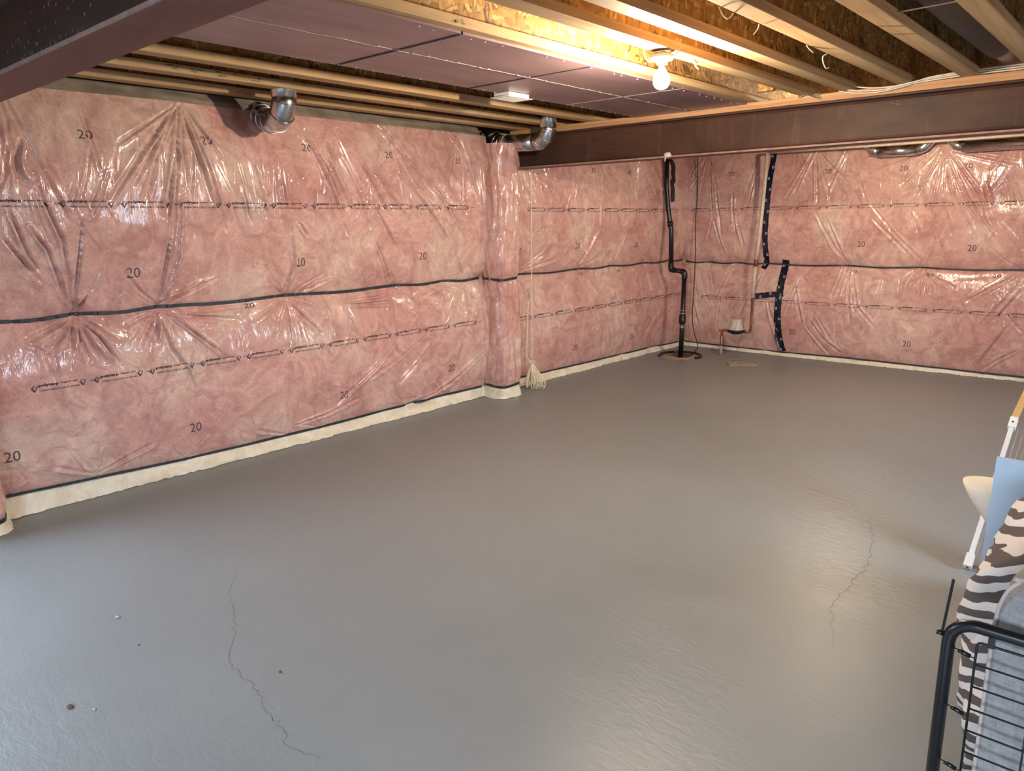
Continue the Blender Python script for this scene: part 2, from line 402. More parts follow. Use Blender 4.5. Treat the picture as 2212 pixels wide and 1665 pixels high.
def window(name, a, b, z0, z1, axis, pos):
    mb = MB(); t = .05
    segs = [(a, a+t, z0, z1), (b-t, b, z0, z1), (a+t, b-t, z0, z0+t), (a+t, b-t, z1-t, z1), ((a+b)/2-t/2, (a+b)/2+t/2, z0+t, z1-t)]
    for (p, q, r, s) in segs:
        if axis == 'y': mb.box((p, pos-.06, r), (q, pos+.0, s))
        else: mb.box((pos, p, r), (pos+.06, q, s))
    return struct(name, mb.build(name, MAT['white_plastic']))
window('window_1', -1.75, .25, 1.55, 2.22, 'x', XL-.11); window('window_2', -.65, 1.45, 1.55, 2.22, 'y', YN-.05); window('added_fill_window', 3.75, 5.45, 1.55, 2.22, 'x', XR+.05)  # the one in the right wall is added to frame the fill light
struct('c', box_obj('ceiling', (XL-.15, YN-.15, ZSUB), (XR+.15, YFAR+.15, ZSUB+.03), MAT['osb']))
# rim boards that close the joist ends above the walls
struct('t', box_obj('trim_1', (XL-.15, YN, 2.50), (XL-.11, YFAR, ZSUB), MAT['osb'])); struct('t', box_obj('trim_2', (XL, YFAR, 2.50), (XR, YFAR+.04, ZSUB), MAT['osb']))

# ---- hairline cracks and the mortar patch in the floor
def crack(pts, w):
    P = smooth_path([(x, y, 0) for x, y in pts], 9)[:, :2]; P += RNG.uniform(-.012, .012, P.shape)
    v = []; n = len(P)
    for i in range(n):
        t = P[min(i+1, n-1)]-P[max(i-1, 0)]; t /= np.linalg.norm(t)+1e-9; nn = np.array([-t[1], t[0]])*w*(.35+.65*math.sin(PI*i/(n-1)))*RNG.uniform(.6, 1.2)
        v += [(*(P[i]+nn), .0007), (*(P[i]-nn), .0007)]
    f = [(2*i, 2*i+1, 2*i+3, 2*i+2) for i in range(n-1)]
    MB().add(v, f).build('crack', MAT['crack'], fl)
crack([(-3.286,1.615),(-2.992,1.444),(-2.793,1.354),(-2.581,1.218),(-2.429,1.188),(-2.279,1.168),(-2.159,1.134),(-2.074,1.126),(-1.941,1.09),(-1.82,1.126)], .0011)
crack([(-1.137,4.42),(-1.091,4.193),(-1.015,3.975),(-.949,3.674),(-.94,3.4),(-.941,3.148),(-.898,3.006),(-.815,2.802)], .0014)
crack([(-1.75,4.62),(-1.461,4.495),(-1.304,4.473),(-1.242,4.446)], .0012)
def jag_slab(name, poly, h, mat, parent, jit=.012):
    """flat patch with a ragged outline"""
    P = []
    for i in range(len(poly)):
        a = np.array(poly[i]); b = np.array(poly[(i+1) % len(poly)])
        for t in np.linspace(0, 1, 7, endpoint=False): P.append(a+(b-a)*t+RNG.uniform(-jit, jit, 2))
    n = len(P); v = [(p[0], p[1], .0) for p in P]+[(p[0], p[1], h*RNG.uniform(.7, 1.1)) for p in P]
    f = [tuple(range(n, 2*n))]+[(i, (i+1) % n, n+(i+1) % n, n+i) for i in range(n)]
    return MB().add(v, f).build(name, mat, parent)
tag(jag_slab('mortar_patch', [(-3.74,8.00),(-3.48,8.20),(-3.60,8.36),(-3.86,8.15)], .012, MAT['dirt_patch'], fl), 'rough tan mortar patch in the painted floor')
tag(jag_slab('mortar_patch', [(-3.93,8.36),(-3.80,8.42),(-3.83,8.47),(-3.95,8.43)], .004, MAT['dirt_patch'], fl), 'small tan mortar smear in the painted floor')

# ------------------------------------------------------------------ insulation blankets
WR_L=[[(1.45,1.94),(1.48,1.8),(1.55,1.59),(1.58,1.16)],[(1.3,1.77),(1.35,1.57),(1.42,1.36)],[(1.26,1.6),(1.42,1.35)],[(1.39,1.66),(1.47,1.53),(1.53,1.29)],[(1.65,1.25),(1.58,1.15)],[(1.67,1.71),(1.65,1.59),(1.62,1.42),(1.58,1.18)],[(2.2,1.75),(2.13,1.41),(2.07,1.15)],[(2.27,1.9),(2.21,1.45),(2.1,1.19)],[(1.42,2.13),(1.38,2.03),(1.38,1.96),(1.41,1.89)],[(1.66,1.25),(1.58,1.16)],[(2.28,1.24),(2.08,1.16)],[(2.38,1.29),(2.09,1.15)],[(2.2,1.33),(2.08,1.17)],[(2.33,2.42),(2.05,2.1),(1.84,1.81)],[(2.33,2.41),(1.98,1.91)],[(2.32,2.4),(2.15,2.1),(2.03,1.8)],[(2.33,2.4),(2.16,1.71)],[(2.33,2.4),(2.24,1.91),(2.17,1.45)],[(2.33,2.4),(2.31,2.11),(2.31,1.85)],[(2.34,2.41),(2.4,2.12),(2.46,1.81)],[(2.35,2.42),(2.46,2.06),(2.55,1.62)],[(2.35,2.42),(2.56,2.1)],[(2.32,2.41),(1.92,2.14)],[(3.18,2.34),(3.3,2.14),(3.42,1.88),(3.54,1.57)],[(3.23,2.33),(3.39,2.04),(3.51,1.77)],[(3.38,2.19),(3.47,1.98),(3.56,1.77)],[(3.52,2.15),(3.67,1.85),(3.76,1.61)],[(3.65,2.19),(3.81,1.95),(3.97,1.7)],[(3.77,2.16),(3.96,1.89),(4.18,1.66)],[(3.92,2.41),(4.17,2.14),(4.44,1.97),(4.88,1.51)],[(3.98,2.4),(4.21,2.17)],[(4.65,2.45),(4.84,2.26),(4.98,1.84)],[(3.8,1.8),(4.03,1.45)],[(3.8,1.53),(3.99,1.19)],[(4.09,2.03),(4.34,1.81),(4.61,1.51)],[(4.23,2),(4.5,1.78)],[(3.05,1.7),(3.08,1.39),(2.99,1.17)],[(2.85,1.93),(2.85,1.71)],[(2.96,1.96),(2.97,1.67)],[(2.7,1.89),(2.73,1.68)],[(3.12,1.67),(3.19,1.57)],[(4.7,1.42),(4.84,1.16)],[(5.04,2.27),(5.05,1.82)],[(3.33,1.29),(3.08,1.17)],[(3.41,1.25),(3.12,1.16)],[(2.48,1.31),(2.09,1.16)],[(3,1.99),(3.02,1.8)],[(2.79,2.11),(2.84,1.83)],[(4.45,1.97),(4.69,1.7)],[(4.56,2.01),(4.83,1.74)],[(1.58,1.13),(1.59,1.01),(1.61,0.87)],[(1.61,1.09),(1.65,0.96),(1.7,0.85)],[(1.61,1.1),(1.69,1.01),(1.79,0.81)],[(1.63,1.12),(1.79,0.96)],[(1.57,1.12),(1.42,0.95)],[(1.55,1.12),(1.31,1.02)],[(1.57,1.12),(1.52,0.94)],[(2.07,1.12),(2.17,1.07),(2.49,0.76)],[(2.07,1.11),(2.12,0.88),(2.19,0.75),(2.24,0.58)],[(2.06,1.12),(1.86,1.05)],[(2.06,1.12),(1.91,0.91)],[(2.07,1.12),(2.03,0.93)],[(2.23,1.08),(2.62,1.01)],[(2.29,1.09),(2.77,1.1)],[(3,1.13),(2.99,0.94),(2.98,0.73)],[(2.98,1.12),(2.74,1)],[(3.01,1.12),(3.25,0.84)],[(4.04,1.11),(3.75,1.05)],[(3.52,1.06),(3.94,1.07)],[(3.57,1.03),(3.99,1.02)],[(4.83,1.11),(4.58,0.81)],[(4.81,1.11),(4.41,1.03),(4.13,0.9)],[(4.87,1.1),(4.8,0.83)],[(4.9,1.1),(4.93,0.9)],[(4.58,1.13),(4.25,1.04)],[(4.27,0.92),(3.71,0.48),(3.37,0.26)],[(4.34,0.71),(4.01,0.55),(3.69,0.42)],[(4.56,0.77),(4,0.31)],[(5.04,0.44),(4.78,0.31),(4.55,0.17)],[(4.9,0.38),(4.48,0.15)],[(3.24,0.18),(3.6,0.27)],[(2.99,0.16),(3.33,0.2)],[(4.48,0.15),(4.09,0.09)],[(2.91,0.11),(2.68,0.19)],[(1.56,0.16),(1.35,0.26)],[(1.59,0.15),(1.93,0.27)],[(5.64,2.11),(5.69,1.85)],[(5.73,2.13),(5.8,1.83)],[(5.81,2.16),(5.96,2.01)],[(5.87,2.16),(6.17,1.88)],[(6.84,2.19),(6.92,1.8),(6.91,1.57),(6.68,1.26),(6.57,1.16)],[(6.8,1.69),(6.67,1.35)],[(7.62,2.09),(7.69,1.71)],[(7.86,2.32),(8.3,1.6)],[(7.78,2.31),(8.2,1.69)],[(7.71,2.29),(8.06,1.8)],[(7.99,2.32),(8.35,1.85)],[(7.5,1.64),(7.42,1.38),(7.28,1.19)],[(6.57,1.16),(6.92,1.24)],[(5.58,1.16),(6.17,1.27)],[(5.61,1.15),(6.01,1.35)],[(6.61,1.12),(6.84,0.84),(6.93,0.56)],[(6.74,1.1),(7.01,0.82)],[(7.19,1.12),(7.39,0.79),(7.45,0.57)],[(7.99,1.08),(8.08,0.73)],[(5.59,1.14),(5.79,0.92)],[(5.61,1.12),(5.72,0.88)],[(8.46,0.7),(7.93,0.17)],[(8.59,0.57),(8.15,0.2)],[(7.3,0.8),(7.36,0.35)],[(7.69,0.77),(7.76,0.42)],[(6.01,0.9),(6.25,0.49)],[(6.49,0.86),(6.41,0.57)]]
WR_R=[[(-1.94,2.32),(-1.84,1.89),(-1.6,1.46)],[(-1.9,2.23),(-1.7,1.81),(-1.42,1.43)],[(-1.93,2.25),(-1.9,1.74),(-1.8,1.46)],[(-1.96,2.29),(-2.02,1.74),(-2.01,1.49)],[(-2.12,2.32),(-2.57,2.19)],[(-2.01,2.34),(-2.33,1.99)],[(-1.98,2.3),(-2.14,1.89)],[(-1.9,2.29),(-1.59,1.87),(-1.48,1.59)],[(-1.88,2.31),(-1.31,2.16)],[(-3.29,2.43),(-3.4,2.19),(-3.57,1.88)],[(-3.28,2.41),(-3.47,1.93)],[(-3.27,2.38),(-3.19,1.82)],[(-3.26,2.39),(-3.04,1.81)],[(-3.25,2.4),(-2.85,2.01)],[(-2.65,1.83),(-2.34,1.46),(-2.06,1.18)],[(-2.6,1.65),(-2.22,1.28)],[(-3.22,1.74),(-2.98,1.32),(-2.83,1.15)],[(-3.08,1.66),(-2.86,1.19)],[(-2.21,1.7),(-2.12,1.5)],[(-1.56,1.96),(-1.5,1.77)],[(-1.33,1.99),(-1.26,1.77)],[(-1.4,1.59),(-1.17,1.32)],[(-2.77,1.09),(-2.67,0.66),(-2.47,0.45)],[(-2.8,1.1),(-2.78,0.78),(-2.73,0.46)],[(-2.83,1.1),(-2.9,0.77)],[(-2.88,1.09),(-2.96,0.77)],[(-3.2,0.49),(-3.02,0.27),(-2.82,0.11)],[(-3.12,0.54),(-2.92,0.23)],[(-3.25,0.42),(-2.96,0.09)],[(-2.03,1.09),(-2.06,0.82)],[(-2.01,1.09),(-1.93,0.84)],[(-2.02,1.09),(-2.18,0.91)],[(-1.14,1.04),(-1.45,0.55)],[(-1.13,0.96),(-1.33,0.62)],[(-1.19,1.09),(-1.6,0.79)],[(-1.06,0.36),(-1.29,0.19),(-1.4,0.08)],[(-1.21,0.58),(-1.45,0.12)],[(-2.02,1.06),(-1.74,0.93)],[(-4.56,2.39),(-4.48,1.7),(-4.32,1.2)],[(-4.47,2.13),(-4.37,1.51)],[(-4.48,1.7),(-4.56,1.39)],[(-4.1,1.78),(-4.17,1.69),(-4.07,1.32)],[(-4.23,1.98),(-4.18,1.51)],[(-4.67,2.25),(-4.81,2.03)],[(-4.74,2.37),(-4.82,2.21)],[(-3.94,2.21),(-4.03,1.78)],[(-4.26,0.99),(-4.43,0.63)],[(-3.86,0.95),(-4.07,0.47)],[(-3.76,0.72),(-3.64,0.27)],[(-3.72,0.67),(-3.51,0.06)],[(-3.35,0.96),(-3.48,0.51)],[(-3.4,0.91),(-3.28,0.42)],[(-4.73,0.67),(-4.64,0.31)],[(-4.34,0.69),(-4.38,0.33)],[(-4.35,0.99),(-4.17,1.11)],[(-3.83,1),(-3.96,0.66)]]

class Field:
    """depth of a quilted blanket over its strap plane, sampled on a grid (u along the wall, z up)"""
    def __init__(s, u0, u1, z1, du, dz, nails, zb_pts, wr, seed, bulge=(.10, .118), top_fans=(), ends=(0., 0.)):
        s.u = np.linspace(u0, u1, int((u1-u0)/du)+1); s.w = np.linspace(0, 1, int((z1-.1)/dz)+1)   # w: 0 bottom strap .. 1 top
        s.u0, s.u1, s.z1 = u0, u1, z1; s.nails = sorted(nails); s.zb_pts = np.array(zb_pts); s.rng = np.random.RandomState(seed)
        U = s.u[:, None]; zb = s.zb(s.u)[:, None]; Z = zb+(z1-zb)*s.w[None, :]; s.Z = Z
        zs = s.zs(s.u)[:, None]
        tl = np.clip((Z-zb)/(zs-zb), 0, 1); tu = np.clip((Z-zs)/(z1-zs), 0, 1)
        D = np.where(Z < zs, bulge[0]*np.sin(PI*tl)**.55, bulge[1]*np.sin(PI*np.clip(tu*.93, 0, 1))**.55)
        D = D*(1+.22*fbm(U*.9+seed, Z*1.3))
        D = D+.014*fbm(U*2.3+seed*3, Z*2.1, 3)*np.minimum(1, np.abs(Z-zs)*9)
        Uf = U+0*Z
        # pinches at the nails of the middle strap
        for un in s.nails:
            r2 = (Uf-un)**2+(Z-s.zs(np.array([un]))[0])**2; D = D-.022*np.exp(-r2/.05**2)
        # gathers on both sides of every nail, on the bottom strap and at the top
        segs = []
        for un in s.nails:
            zn = s.zs(np.array([un]))[0]
            for k in range(9):
                a = s.rng.uniform(-1.25, 1.25); L = s.rng.uniform(.10, .42); sg = 1 if k % 2 else -1
                segs.append(([(un+.012*math.sin(a), zn+sg*.012), (un+.55*L*math.sin(a), zn+sg*.5*L*math.cos(a)), (un+L*math.sin(a)*.95, zn+sg*L*math.cos(a)*1.05)], s.rng.uniform(.006, .011), s.rng.uniform(.006, .011)))
        for (ub, zbv) in s.zb_pts[1:-1]:
            for k in range(6):
                a = s.rng.uniform(-1.3, 1.3); L = s.rng.uniform(.08, .30)
                segs.append(([(ub, zbv+.01), (ub+L*math.sin(a), zbv+L*math.cos(a))], s.rng.uniform(.006, .011), s.rng.uniform(.003, .006)))
        for (ut, n) in top_fans:
            for k in range(n):
                a = s.rng.uniform(-.7, .7); L = s.rng.uniform(.2, .75)
                segs.append(([(ut+.02*math.sin(a), z1-.02), (ut+.5*L*math.sin(a), z1-.02-.5*L), (ut+L*math.sin(a), z1-.02-L*math.cos(a))], s.rng.uniform(.008, .014), s.rng.uniform(.005, .010)))
        for w in wr:
            segs.append((w, s.rng.uniform(.009, .015), s.rng.uniform(.018, .030)))
            if s.rng.rand() < .6:
                o = s.rng.uniform(-.035, .035); segs.append(([(p[0]+o, p[1]-.02) for p in w], s.rng.uniform(.005, .009), s.rng.uniform(.004, .008)))
        # many loose small draw wrinkles, mostly vertical
        for k in range(int((u1-u0)*34)):
            a = s.rng.uniform(u0, u1); b = s.rng.uniform(.25, z1-.1); L = s.rng.uniform(.06, .28); t = s.rng.normal(0, .30)
            segs.append(([(a, b), (a+L*math.sin(t), b-L*math.cos(t))], s.rng.uniform(.005, .009), s.rng.uniform(.002, .006)))
        # longer drapes hanging from the top edge and below the middle strap
        for k in range(int((u1-u0)*11)):
            a = s.rng.uniform(u0, u1); up = s.rng.rand() < .6; b = s.rng.uniform(1.75, z1-.06) if up else s.rng.uniform(.75, 1.10); L = s.rng.uniform(.22, .55); t = s.rng.normal(0, .28)
            segs.append(([(a, b), (a+.5*L*math.sin(t), b-.5*L), (a+L*math.sin(t)*1.15, b-L*math.cos(t))], s.rng.uniform(.007, .012), s.rng.uniform(.004, .011)))
        for (w, wd, am) in segs: s.crease(D, Uf, Z, w, wd, am)
        # turn the sheet in at free ends
        for (e, uu) in ((ends[0], s.u-u0), (ends[1], u1-s.u)):
            if e: D = D-e*np.exp(-(uu/.07)**2)[:, None]
        s.D = D
    def zb(s, u): return np.interp(u, s.zb_pts[:, 0], s.zb_pts[:, 1])
    def zs(s, u):
        n = np.array(s.nails); i = np.clip(np.searchsorted(n, u)-1, 0, len(n)-2); t = np.clip((u-n[i])/(n[i+1]-n[i]), 0, 1)
        return s.zs0(u)-.013*np.sin(PI*t)**2
    def zs0(s, u): return np.full_like(np.asarray(u, float), 1.148)
    def crease(s, D, U, Z, pts, wd, am):
        side = 1 if s.rng.rand() < .5 else -1; P = np.array(pts, float)
        tot = sum(np.linalg.norm(P[i+1]-P[i]) for i in range(len(P)-1))
        if tot < 1e-6: return
        pad = 5*wd; lo = P.min(0)-pad; hi = P.max(0)+pad
        i0, i1 = np.searchsorted(s.u, lo[0]), np.searchsorted(s.u, hi[0])
        if i1-i0 < 2: return
        wz = (np.array([lo[1], hi[1]])-.1)/(s.z1-.1); j0 = max(0, int(wz[0]*len(s.w))-4); j1 = min(len(s.w), int(wz[1]*len(s.w))+5)
        if j1-j0 < 2: return
        u = U[i0:i1, j0:j1]; z = Z[i0:i1, j0:j1]; best = np.full(u.shape, 1e9); sd = np.zeros(u.shape); al = np.zeros(u.shape); acc = 0
        for k in range(len(P)-1):
            a, b = P[k], P[k+1]; d = b-a; L = np.linalg.norm(d)
            if L < 1e-6: continue
            d = d/L; t = np.clip((u-a[0])*d[0]+(z-a[1])*d[1], 0, L); px = u-(a[0]+t*d[0]); pz = z-(a[1]+t*d[1]); dist = np.hypot(px, pz)
            sgn = np.sign(d[0]*pz-d[1]*px); m = dist < best
            best = np.where(m, dist, best); sd = np.where(m, sgn*dist, sd); al = np.where(m, (acc+t)/tot, al); acc += L
        q = sd*side; w = wd*(.55+.6*al)
        fade = np.clip(np.sin(PI*np.clip(al*.94+.05, 0, 1)), 0, 1)**.6
        prof = -np.exp(-(np.abs(q)/w)**1.5)+.85*np.exp(-((q-1.7*w)/(1.0*w))**2)+.3*np.exp(-((q+2.0*w)/(1.3*w))**2)
        D[i0:i1, j0:j1] += am*fade*prof
    def depth(s, u, z):
        u = np.atleast_1d(np.asarray(u, float)); z = np.atleast_1d(np.asarray(z, float))
        zb = s.zb(u); w = np.clip((z-zb)/(s.z1-zb), 0, 1)*(len(s.w)-1); x = np.clip((u-s.u0)/(s.u1-s.u0), 0, 1)*(len(s.u)-1)
        i = np.clip(x.astype(int), 0, len(s.u)-2); j = np.clip(w.astype(int), 0, len(s.w)-2); fx = x-i; fy = w-j; D = s.D
        return (D[i, j]*(1-fx)+D[i+1, j]*fx)*(1-fy)+(D[i, j+1]*(1-fx)+D[i+1, j+1]*fx)*fy
def place_left(u, z, d): return np.stack([XW+d, u, z], -1)
def place_far(u, z, d): return np.stack([u, YW-d, z], -1)

# ---- printed lettering, made once as flat outlines and then laid on the film
def text_mesh(txt, size, bold=0.):
    cu = bpy.data.curves.new('lettering_outline', 'FONT'); cu.body = txt; cu.size = size; cu.offset = bold; cu.resolution_u = 2
    o = bpy.data.objects.new('lettering_outline', cu); COL.objects.link(o)
    dg = bpy.context.evaluated_depsgraph_get(); me = o.evaluated_get(dg).to_mesh()
    v = np.array([p.co[:2] for p in me.vertices]); f = [tuple(p.vertices) for p in me.polygons]
    o.evaluated_get(dg).to_mesh_clear(); bpy.data.objects.remove(o); bpy.data.curves.remove(cu); return v, f
def scale_to(vf, width): v, f = vf; v = v-v.min(0); return v*(width/v[:, 0].max()), f
T1 = text_mesh('polytarp', .03, .0012); T2 = text_mesh('super-six', .026, .0003); T3 = text_mesh('50009-CAN/CGSB-51.34-M86', .022); T4 = text_mesh('230615', .02); T20 = text_mesh('20', .1, .0)
def shift(vf, w, h, dx, dz):
    v, f = vf; v = v-v.min(0); v = v/v.max(0)*np.array([w, h])+np.array([dx, dz]); return v, f
def logo(dx, dz):
    v = []; f = []
    def quad(*p): n = len(v); v.extend(p); f.append((n, n+1, n+2, n+3))
    quad((-.002, .010), (.012, -.016), (.012, -.007), (.004, .012)); quad((.012, -.016), (.034, .022), (.029, .020), (.012, -.005))
    for a, b in (((-.006, .008), (.012, .026)), ((.012, .026), (.024, .014)), ((-.006, .008), (.008, -.008)), ((.002, .010), (.012, .020))):
        a = np.array(a); b = np.array(b); t = (b-a)/np.linalg.norm(b-a); n = np.array([-t[1], t[0]])*.0011; quad(tuple(a+n), tuple(b+n), tuple(b-n), tuple(a-n))
    return np.array(v)+np.array([dx, dz]), f
UNIT = [shift(T1, .104, .021, 0, -.004), shift(T2, .094, .016, .116, .0), shift(T3, .21, .011, .006, -.028), logo(-.036, -.014), logo(.222, -.014)]
UNIT_SOFT = [shift(T4, .052, .011, .268, -.010)]
def lay(field, place, items, parent, name, mat, off=.0016, up=None):
    V = []; Fc = []; n = 0
    for (vf, u, z) in items:
        v, f = vf; uu = u+v[:, 0]; zz = z+v[:, 1]; V.append(place(uu, zz, field.depth(uu, zz)+off)); Fc += [tuple(i+n for i in q) for q in f]; n += len(v)
    if not V: return
    me = bpy.data.meshes.new(name); me.from_pydata(np.concatenate(V).tolist(), [], Fc); me.update(); return link_mesh(name, me, mat, parent)
def print_rows(field, place, parent, starts, z, u_lo, u_hi):
    for u in starts:
        if u-.04 < u_lo or u+.33 > u_hi: continue
        o = lay(field, place, [(p, u, z) for p in UNIT], parent, 'printed_line', MAT['ink'])
        lay(field, place, [(p, u, z) for p in UNIT_SOFT], o, 'printed_code', MAT['ink_soft'])
NUM = shift(T20, .080, .064, -.040, -.032)
def numbers(field, place, parent, pts, squash=1.):
    for (u, z) in pts:
        v, f = NUM; lay(field, place, [((v*np.array([1, squash]), f), u, z)], parent, 'printed_number', MAT['ink_soft'])
NAIL = MB().lathe([(.0, .005), (.004, .0045), (.0065, .002), (.0068, 0)], (0, 0, 0), 8)
NAIL_X = MB(); NAIL_X.v = [(z, x, y) for x, y, z in NAIL.v]; NAIL_X.f = NAIL.f; NAIL_X.sm = NAIL.sm
NAIL_Y = MB(); NAIL_Y.v = [(x, -z, y) for x, y, z in NAIL.v]; NAIL_Y.f = [tuple(reversed(q)) for q in NAIL.f]; NAIL_Y.sm = NAIL.sm
NAIL_MESH = {'x': NAIL_X.mesh('nail'), 'y': NAIL_Y.mesh('nail')}
def nail(p, ax, parent):
    o = link_mesh('nail', NAIL_MESH[ax], MAT['nail'], parent); o.location = p; return o
def strap(field, place, parent, u0, u1, zf, h=.011, off=.013):
    u = np.arange(u0, u1, .015); z = zf(u); rows = []
    for (dz, dd) in ((-h, -.006), (-h, off), (h, off), (h, -.006)):
        rows.append(place(u, z+dz, field.depth(u, z)+dd+.0012*np.sin(u*19)))
    me = grid_mesh('strap', np.stack(rows, 1), smooth=False); return link_mesh('strap', me, MAT['strap'], parent)
def skirt(field, place, parent, u0, u1, outward, seed):
    u = np.arange(u0, u1, .016); zb = field.zb(u); P = []
    lift = .006+.012*(vnoise(u*1.6+seed, u*0) > .35)
    for k, t in enumerate(np.linspace(0, 1, 7)):
        z = zb*(1-t)+(.0015+lift*.15)*t+.012*(1-t)*0
        d = .004+outward*t**1.3+.012*fbm(u*3+seed, t*2.+u*0)*t+.008*vnoise(u*14+seed, t*3+u*0)*t
        if k == 6: d = d+.010*vnoise(u*31, u*0+seed)
        P.append(place(u, z, d))
    me = grid_mesh('skirt', np.stack(P, 1)); o = link_mesh('skirt', me, MAT['skirt'], parent); o['label'] = 'cream backing film lapped onto the floor'; return o

NL = [1.10, 1.60, 2.09, 3.025, 4.06, 4.63, 5.10]
ZB_L = [(.9, .145), (1.115, .138), (1.59, .122), (2.15, .10), (3.2, .092), (4.05, .10), (4.56, .11), (5.25, .10)]
fieldL = Field(1.03, 5.20, 2.425, .0075, .0075, NL, ZB_L, WR_L, 3, top_fans=[(1.35, 5), (3.45, 6), (4.0, 6), (4.8, 7)], ends=(0, .03))
NL2 = [5.42, 5.63, 6.65, 7.275, 7.98, 8.6, 9.0]
fieldL2 = Field(5.36, 9.02, 2.46, .011, .011, NL2, [(5.3, .10), (6.08, .088), (7.11, .08), (8.2, .07), (9.1, .05)], WR_L, 8, bulge=(.082, .10), top_fans=[(5.9, 8), (6.8, 6), (7.7, 8)], ends=(.05, .03))
class FarField(Field):
    def zs0(s, u): return np.full_like(np.asarray(u, float), 1.122)
NF = [-4.9, -4.55, -4.16, -3.79, -2.84, -2.09, -1.16, -.3, .6]
fieldF = FarField(-4.96, 1.4, 2.47, .011, .011, NF, [(-5., .06), (-4.1, .05), (-3.5, .045), (-2.8, .06), (-1.95, .055), (-1.37, .05), (-.5, .05), (1.5, .05)], WR_R, 5, bulge=(.082, .10), top_fans=[(-4.6, 6), (-3.5, 6), (-2.9, 7), (-1.3, 7), (-.6, 6)], ends=(.04, 0))

def blanket(name_label, field, place, axis, flip, bottom_nails, strap_span, skirt_out, seed, cat='insulation'):
    root = empty('insulation_blanket', place(np.array([field.u.mean()]), np.array([0.]), np.array([0.]))[0], name_label, cat)
    U = np.repeat(field.u[:, None], len(field.w), 1); P = place(U, field.Z, field.D)
    link_mesh('film_covered_wool', paint(grid_mesh('film_covered_wool', P, flip=flip), wool_colour(U, field.Z, seed*5.)), MAT['blanket'], root)
    sh = .011 if field is fieldL else .0085
    strap(field, place, root, strap_span[0], strap_span[1], field.zs, h=sh)
    strap(field, place, root, strap_span[0], strap_span[1], field.zb, h=sh*.9)
    for un in field.nails:
        if strap_span[0] < un < strap_span[1]:
            z = field.zs(np.array([un])); nail(place(np.array([un]), z, field.depth(un, z)+.012)[0], axis, root)
    for ub in bottom_nails:
        z = field.zb(np.array([ub])); nail(place(np.array([ub]), z, field.depth(ub, z)+.012)[0], axis, root)
    skirt(field, place, root, strap_span[0]-.02, strap_span[1]+.04, skirt_out, seed)
    return root
bl = blanket('wide pink insulation blanket under clear plastic between the two wrapped posts', fieldL, place_left, 'x', True, [1.59, 3.2, 4.56], (1.05, 5.10), .035, 1)
print_rows(fieldL, place_left, bl, [1.265+.335*k for k in range(12)], 1.795, 1.03, 5.13)
print_rows(fieldL, place_left, bl, [1.325+.336*k for k in range(12)], .757, 1.05, 5.13)
numbers(fieldL, place_left, bl, [(1.749,2.18),(2.477,2.194),(3.229,2.197),(3.994,2.19),(4.762,2.182)], .8)
numbers(fieldL, place_left, bl, [(1.932,1.377),(3.126,1.386),(4.327,1.381),(2.222,.321),(3.435,.327),(4.63,.362),(1.144,.382)]); numbers(fieldL, place_left, bl, [(2.717,1.10)], .5)
bl2 = blanket('narrow pink insulation blanket between the wrapped post and the room corner', fieldL2, place_left, 'x', True, [6.08, 7.11, 8.2], (5.46, 8.97), .03, 4)
print_rows(fieldL2, place_left, bl2, [5.715+.332*k for k in range(11)], 1.78, 5.45, 9.0)
print_rows(fieldL2, place_left, bl2, [5.53+.332*k for k in range(11)], .718, 5.45, 9.0)
numbers(fieldL2, place_left, bl2, [(6.793,2.19),(7.518,2.2)], .8); numbers(fieldL2, place_left, bl2, [(5.582,1.374),(6.543,1.398),(7.72,1.378),(6.52,.3),(7.672,.284)]); numbers(fieldL2, place_left, bl2, [(6.656,1.09),(7.403,1.085)], .5)
bl3 = blanket('pink insulation blanket on the far wall behind the water meter', fieldF, place_far, 'y', False, [-4.1, -2.8, -1.37], (-4.9, 1.35), .03, 9)
print_rows(fieldF, place_far, bl3, [-4.74+.337*k for k in range(18)], 1.785, -4.9, 1.3)
print_rows(fieldF, place_far, bl3, [-4.57+.338*k for k in range(17)], .685, -4.9, 1.3)
numbers(fieldF, place_far, bl3, [(-4.266,2.2),(-3.111,2.17),(-2.322,2.16),(-1.724,2.15)], .8); numbers(fieldF, place_far, bl3, [(-2.69,1.366),(-1.609,1.335),(-3.391,.318),(-2.127,.293)]); numbers(fieldF, place_far, bl3, [(-2.759,1.06),(-1.975,1.05),(-1.371,1.06)], .5)
# dusty film folded back over the top of the left blanket
u = np.arange(1.03, 5.12, .03); rows = []
for k, t in enumerate(np.linspace(0, 1, 9)):
    rows.append(np.stack([XW+(fieldL.depth(u, u*0+2.42)+.004)*(1-t)**.6-.03*t+.016*fbm(u*2.5, t*3+u*0)*math.sin(PI*min(1, t*1.1)), u, 2.418+.10*t+.010*fbm(u*1.7+5, t*2+u*0)*(1+t)], -1))
link_mesh('folded_film', grid_mesh('folded_film', np.stack(rows, 1), flip=True), MAT['grey_film'], bl)

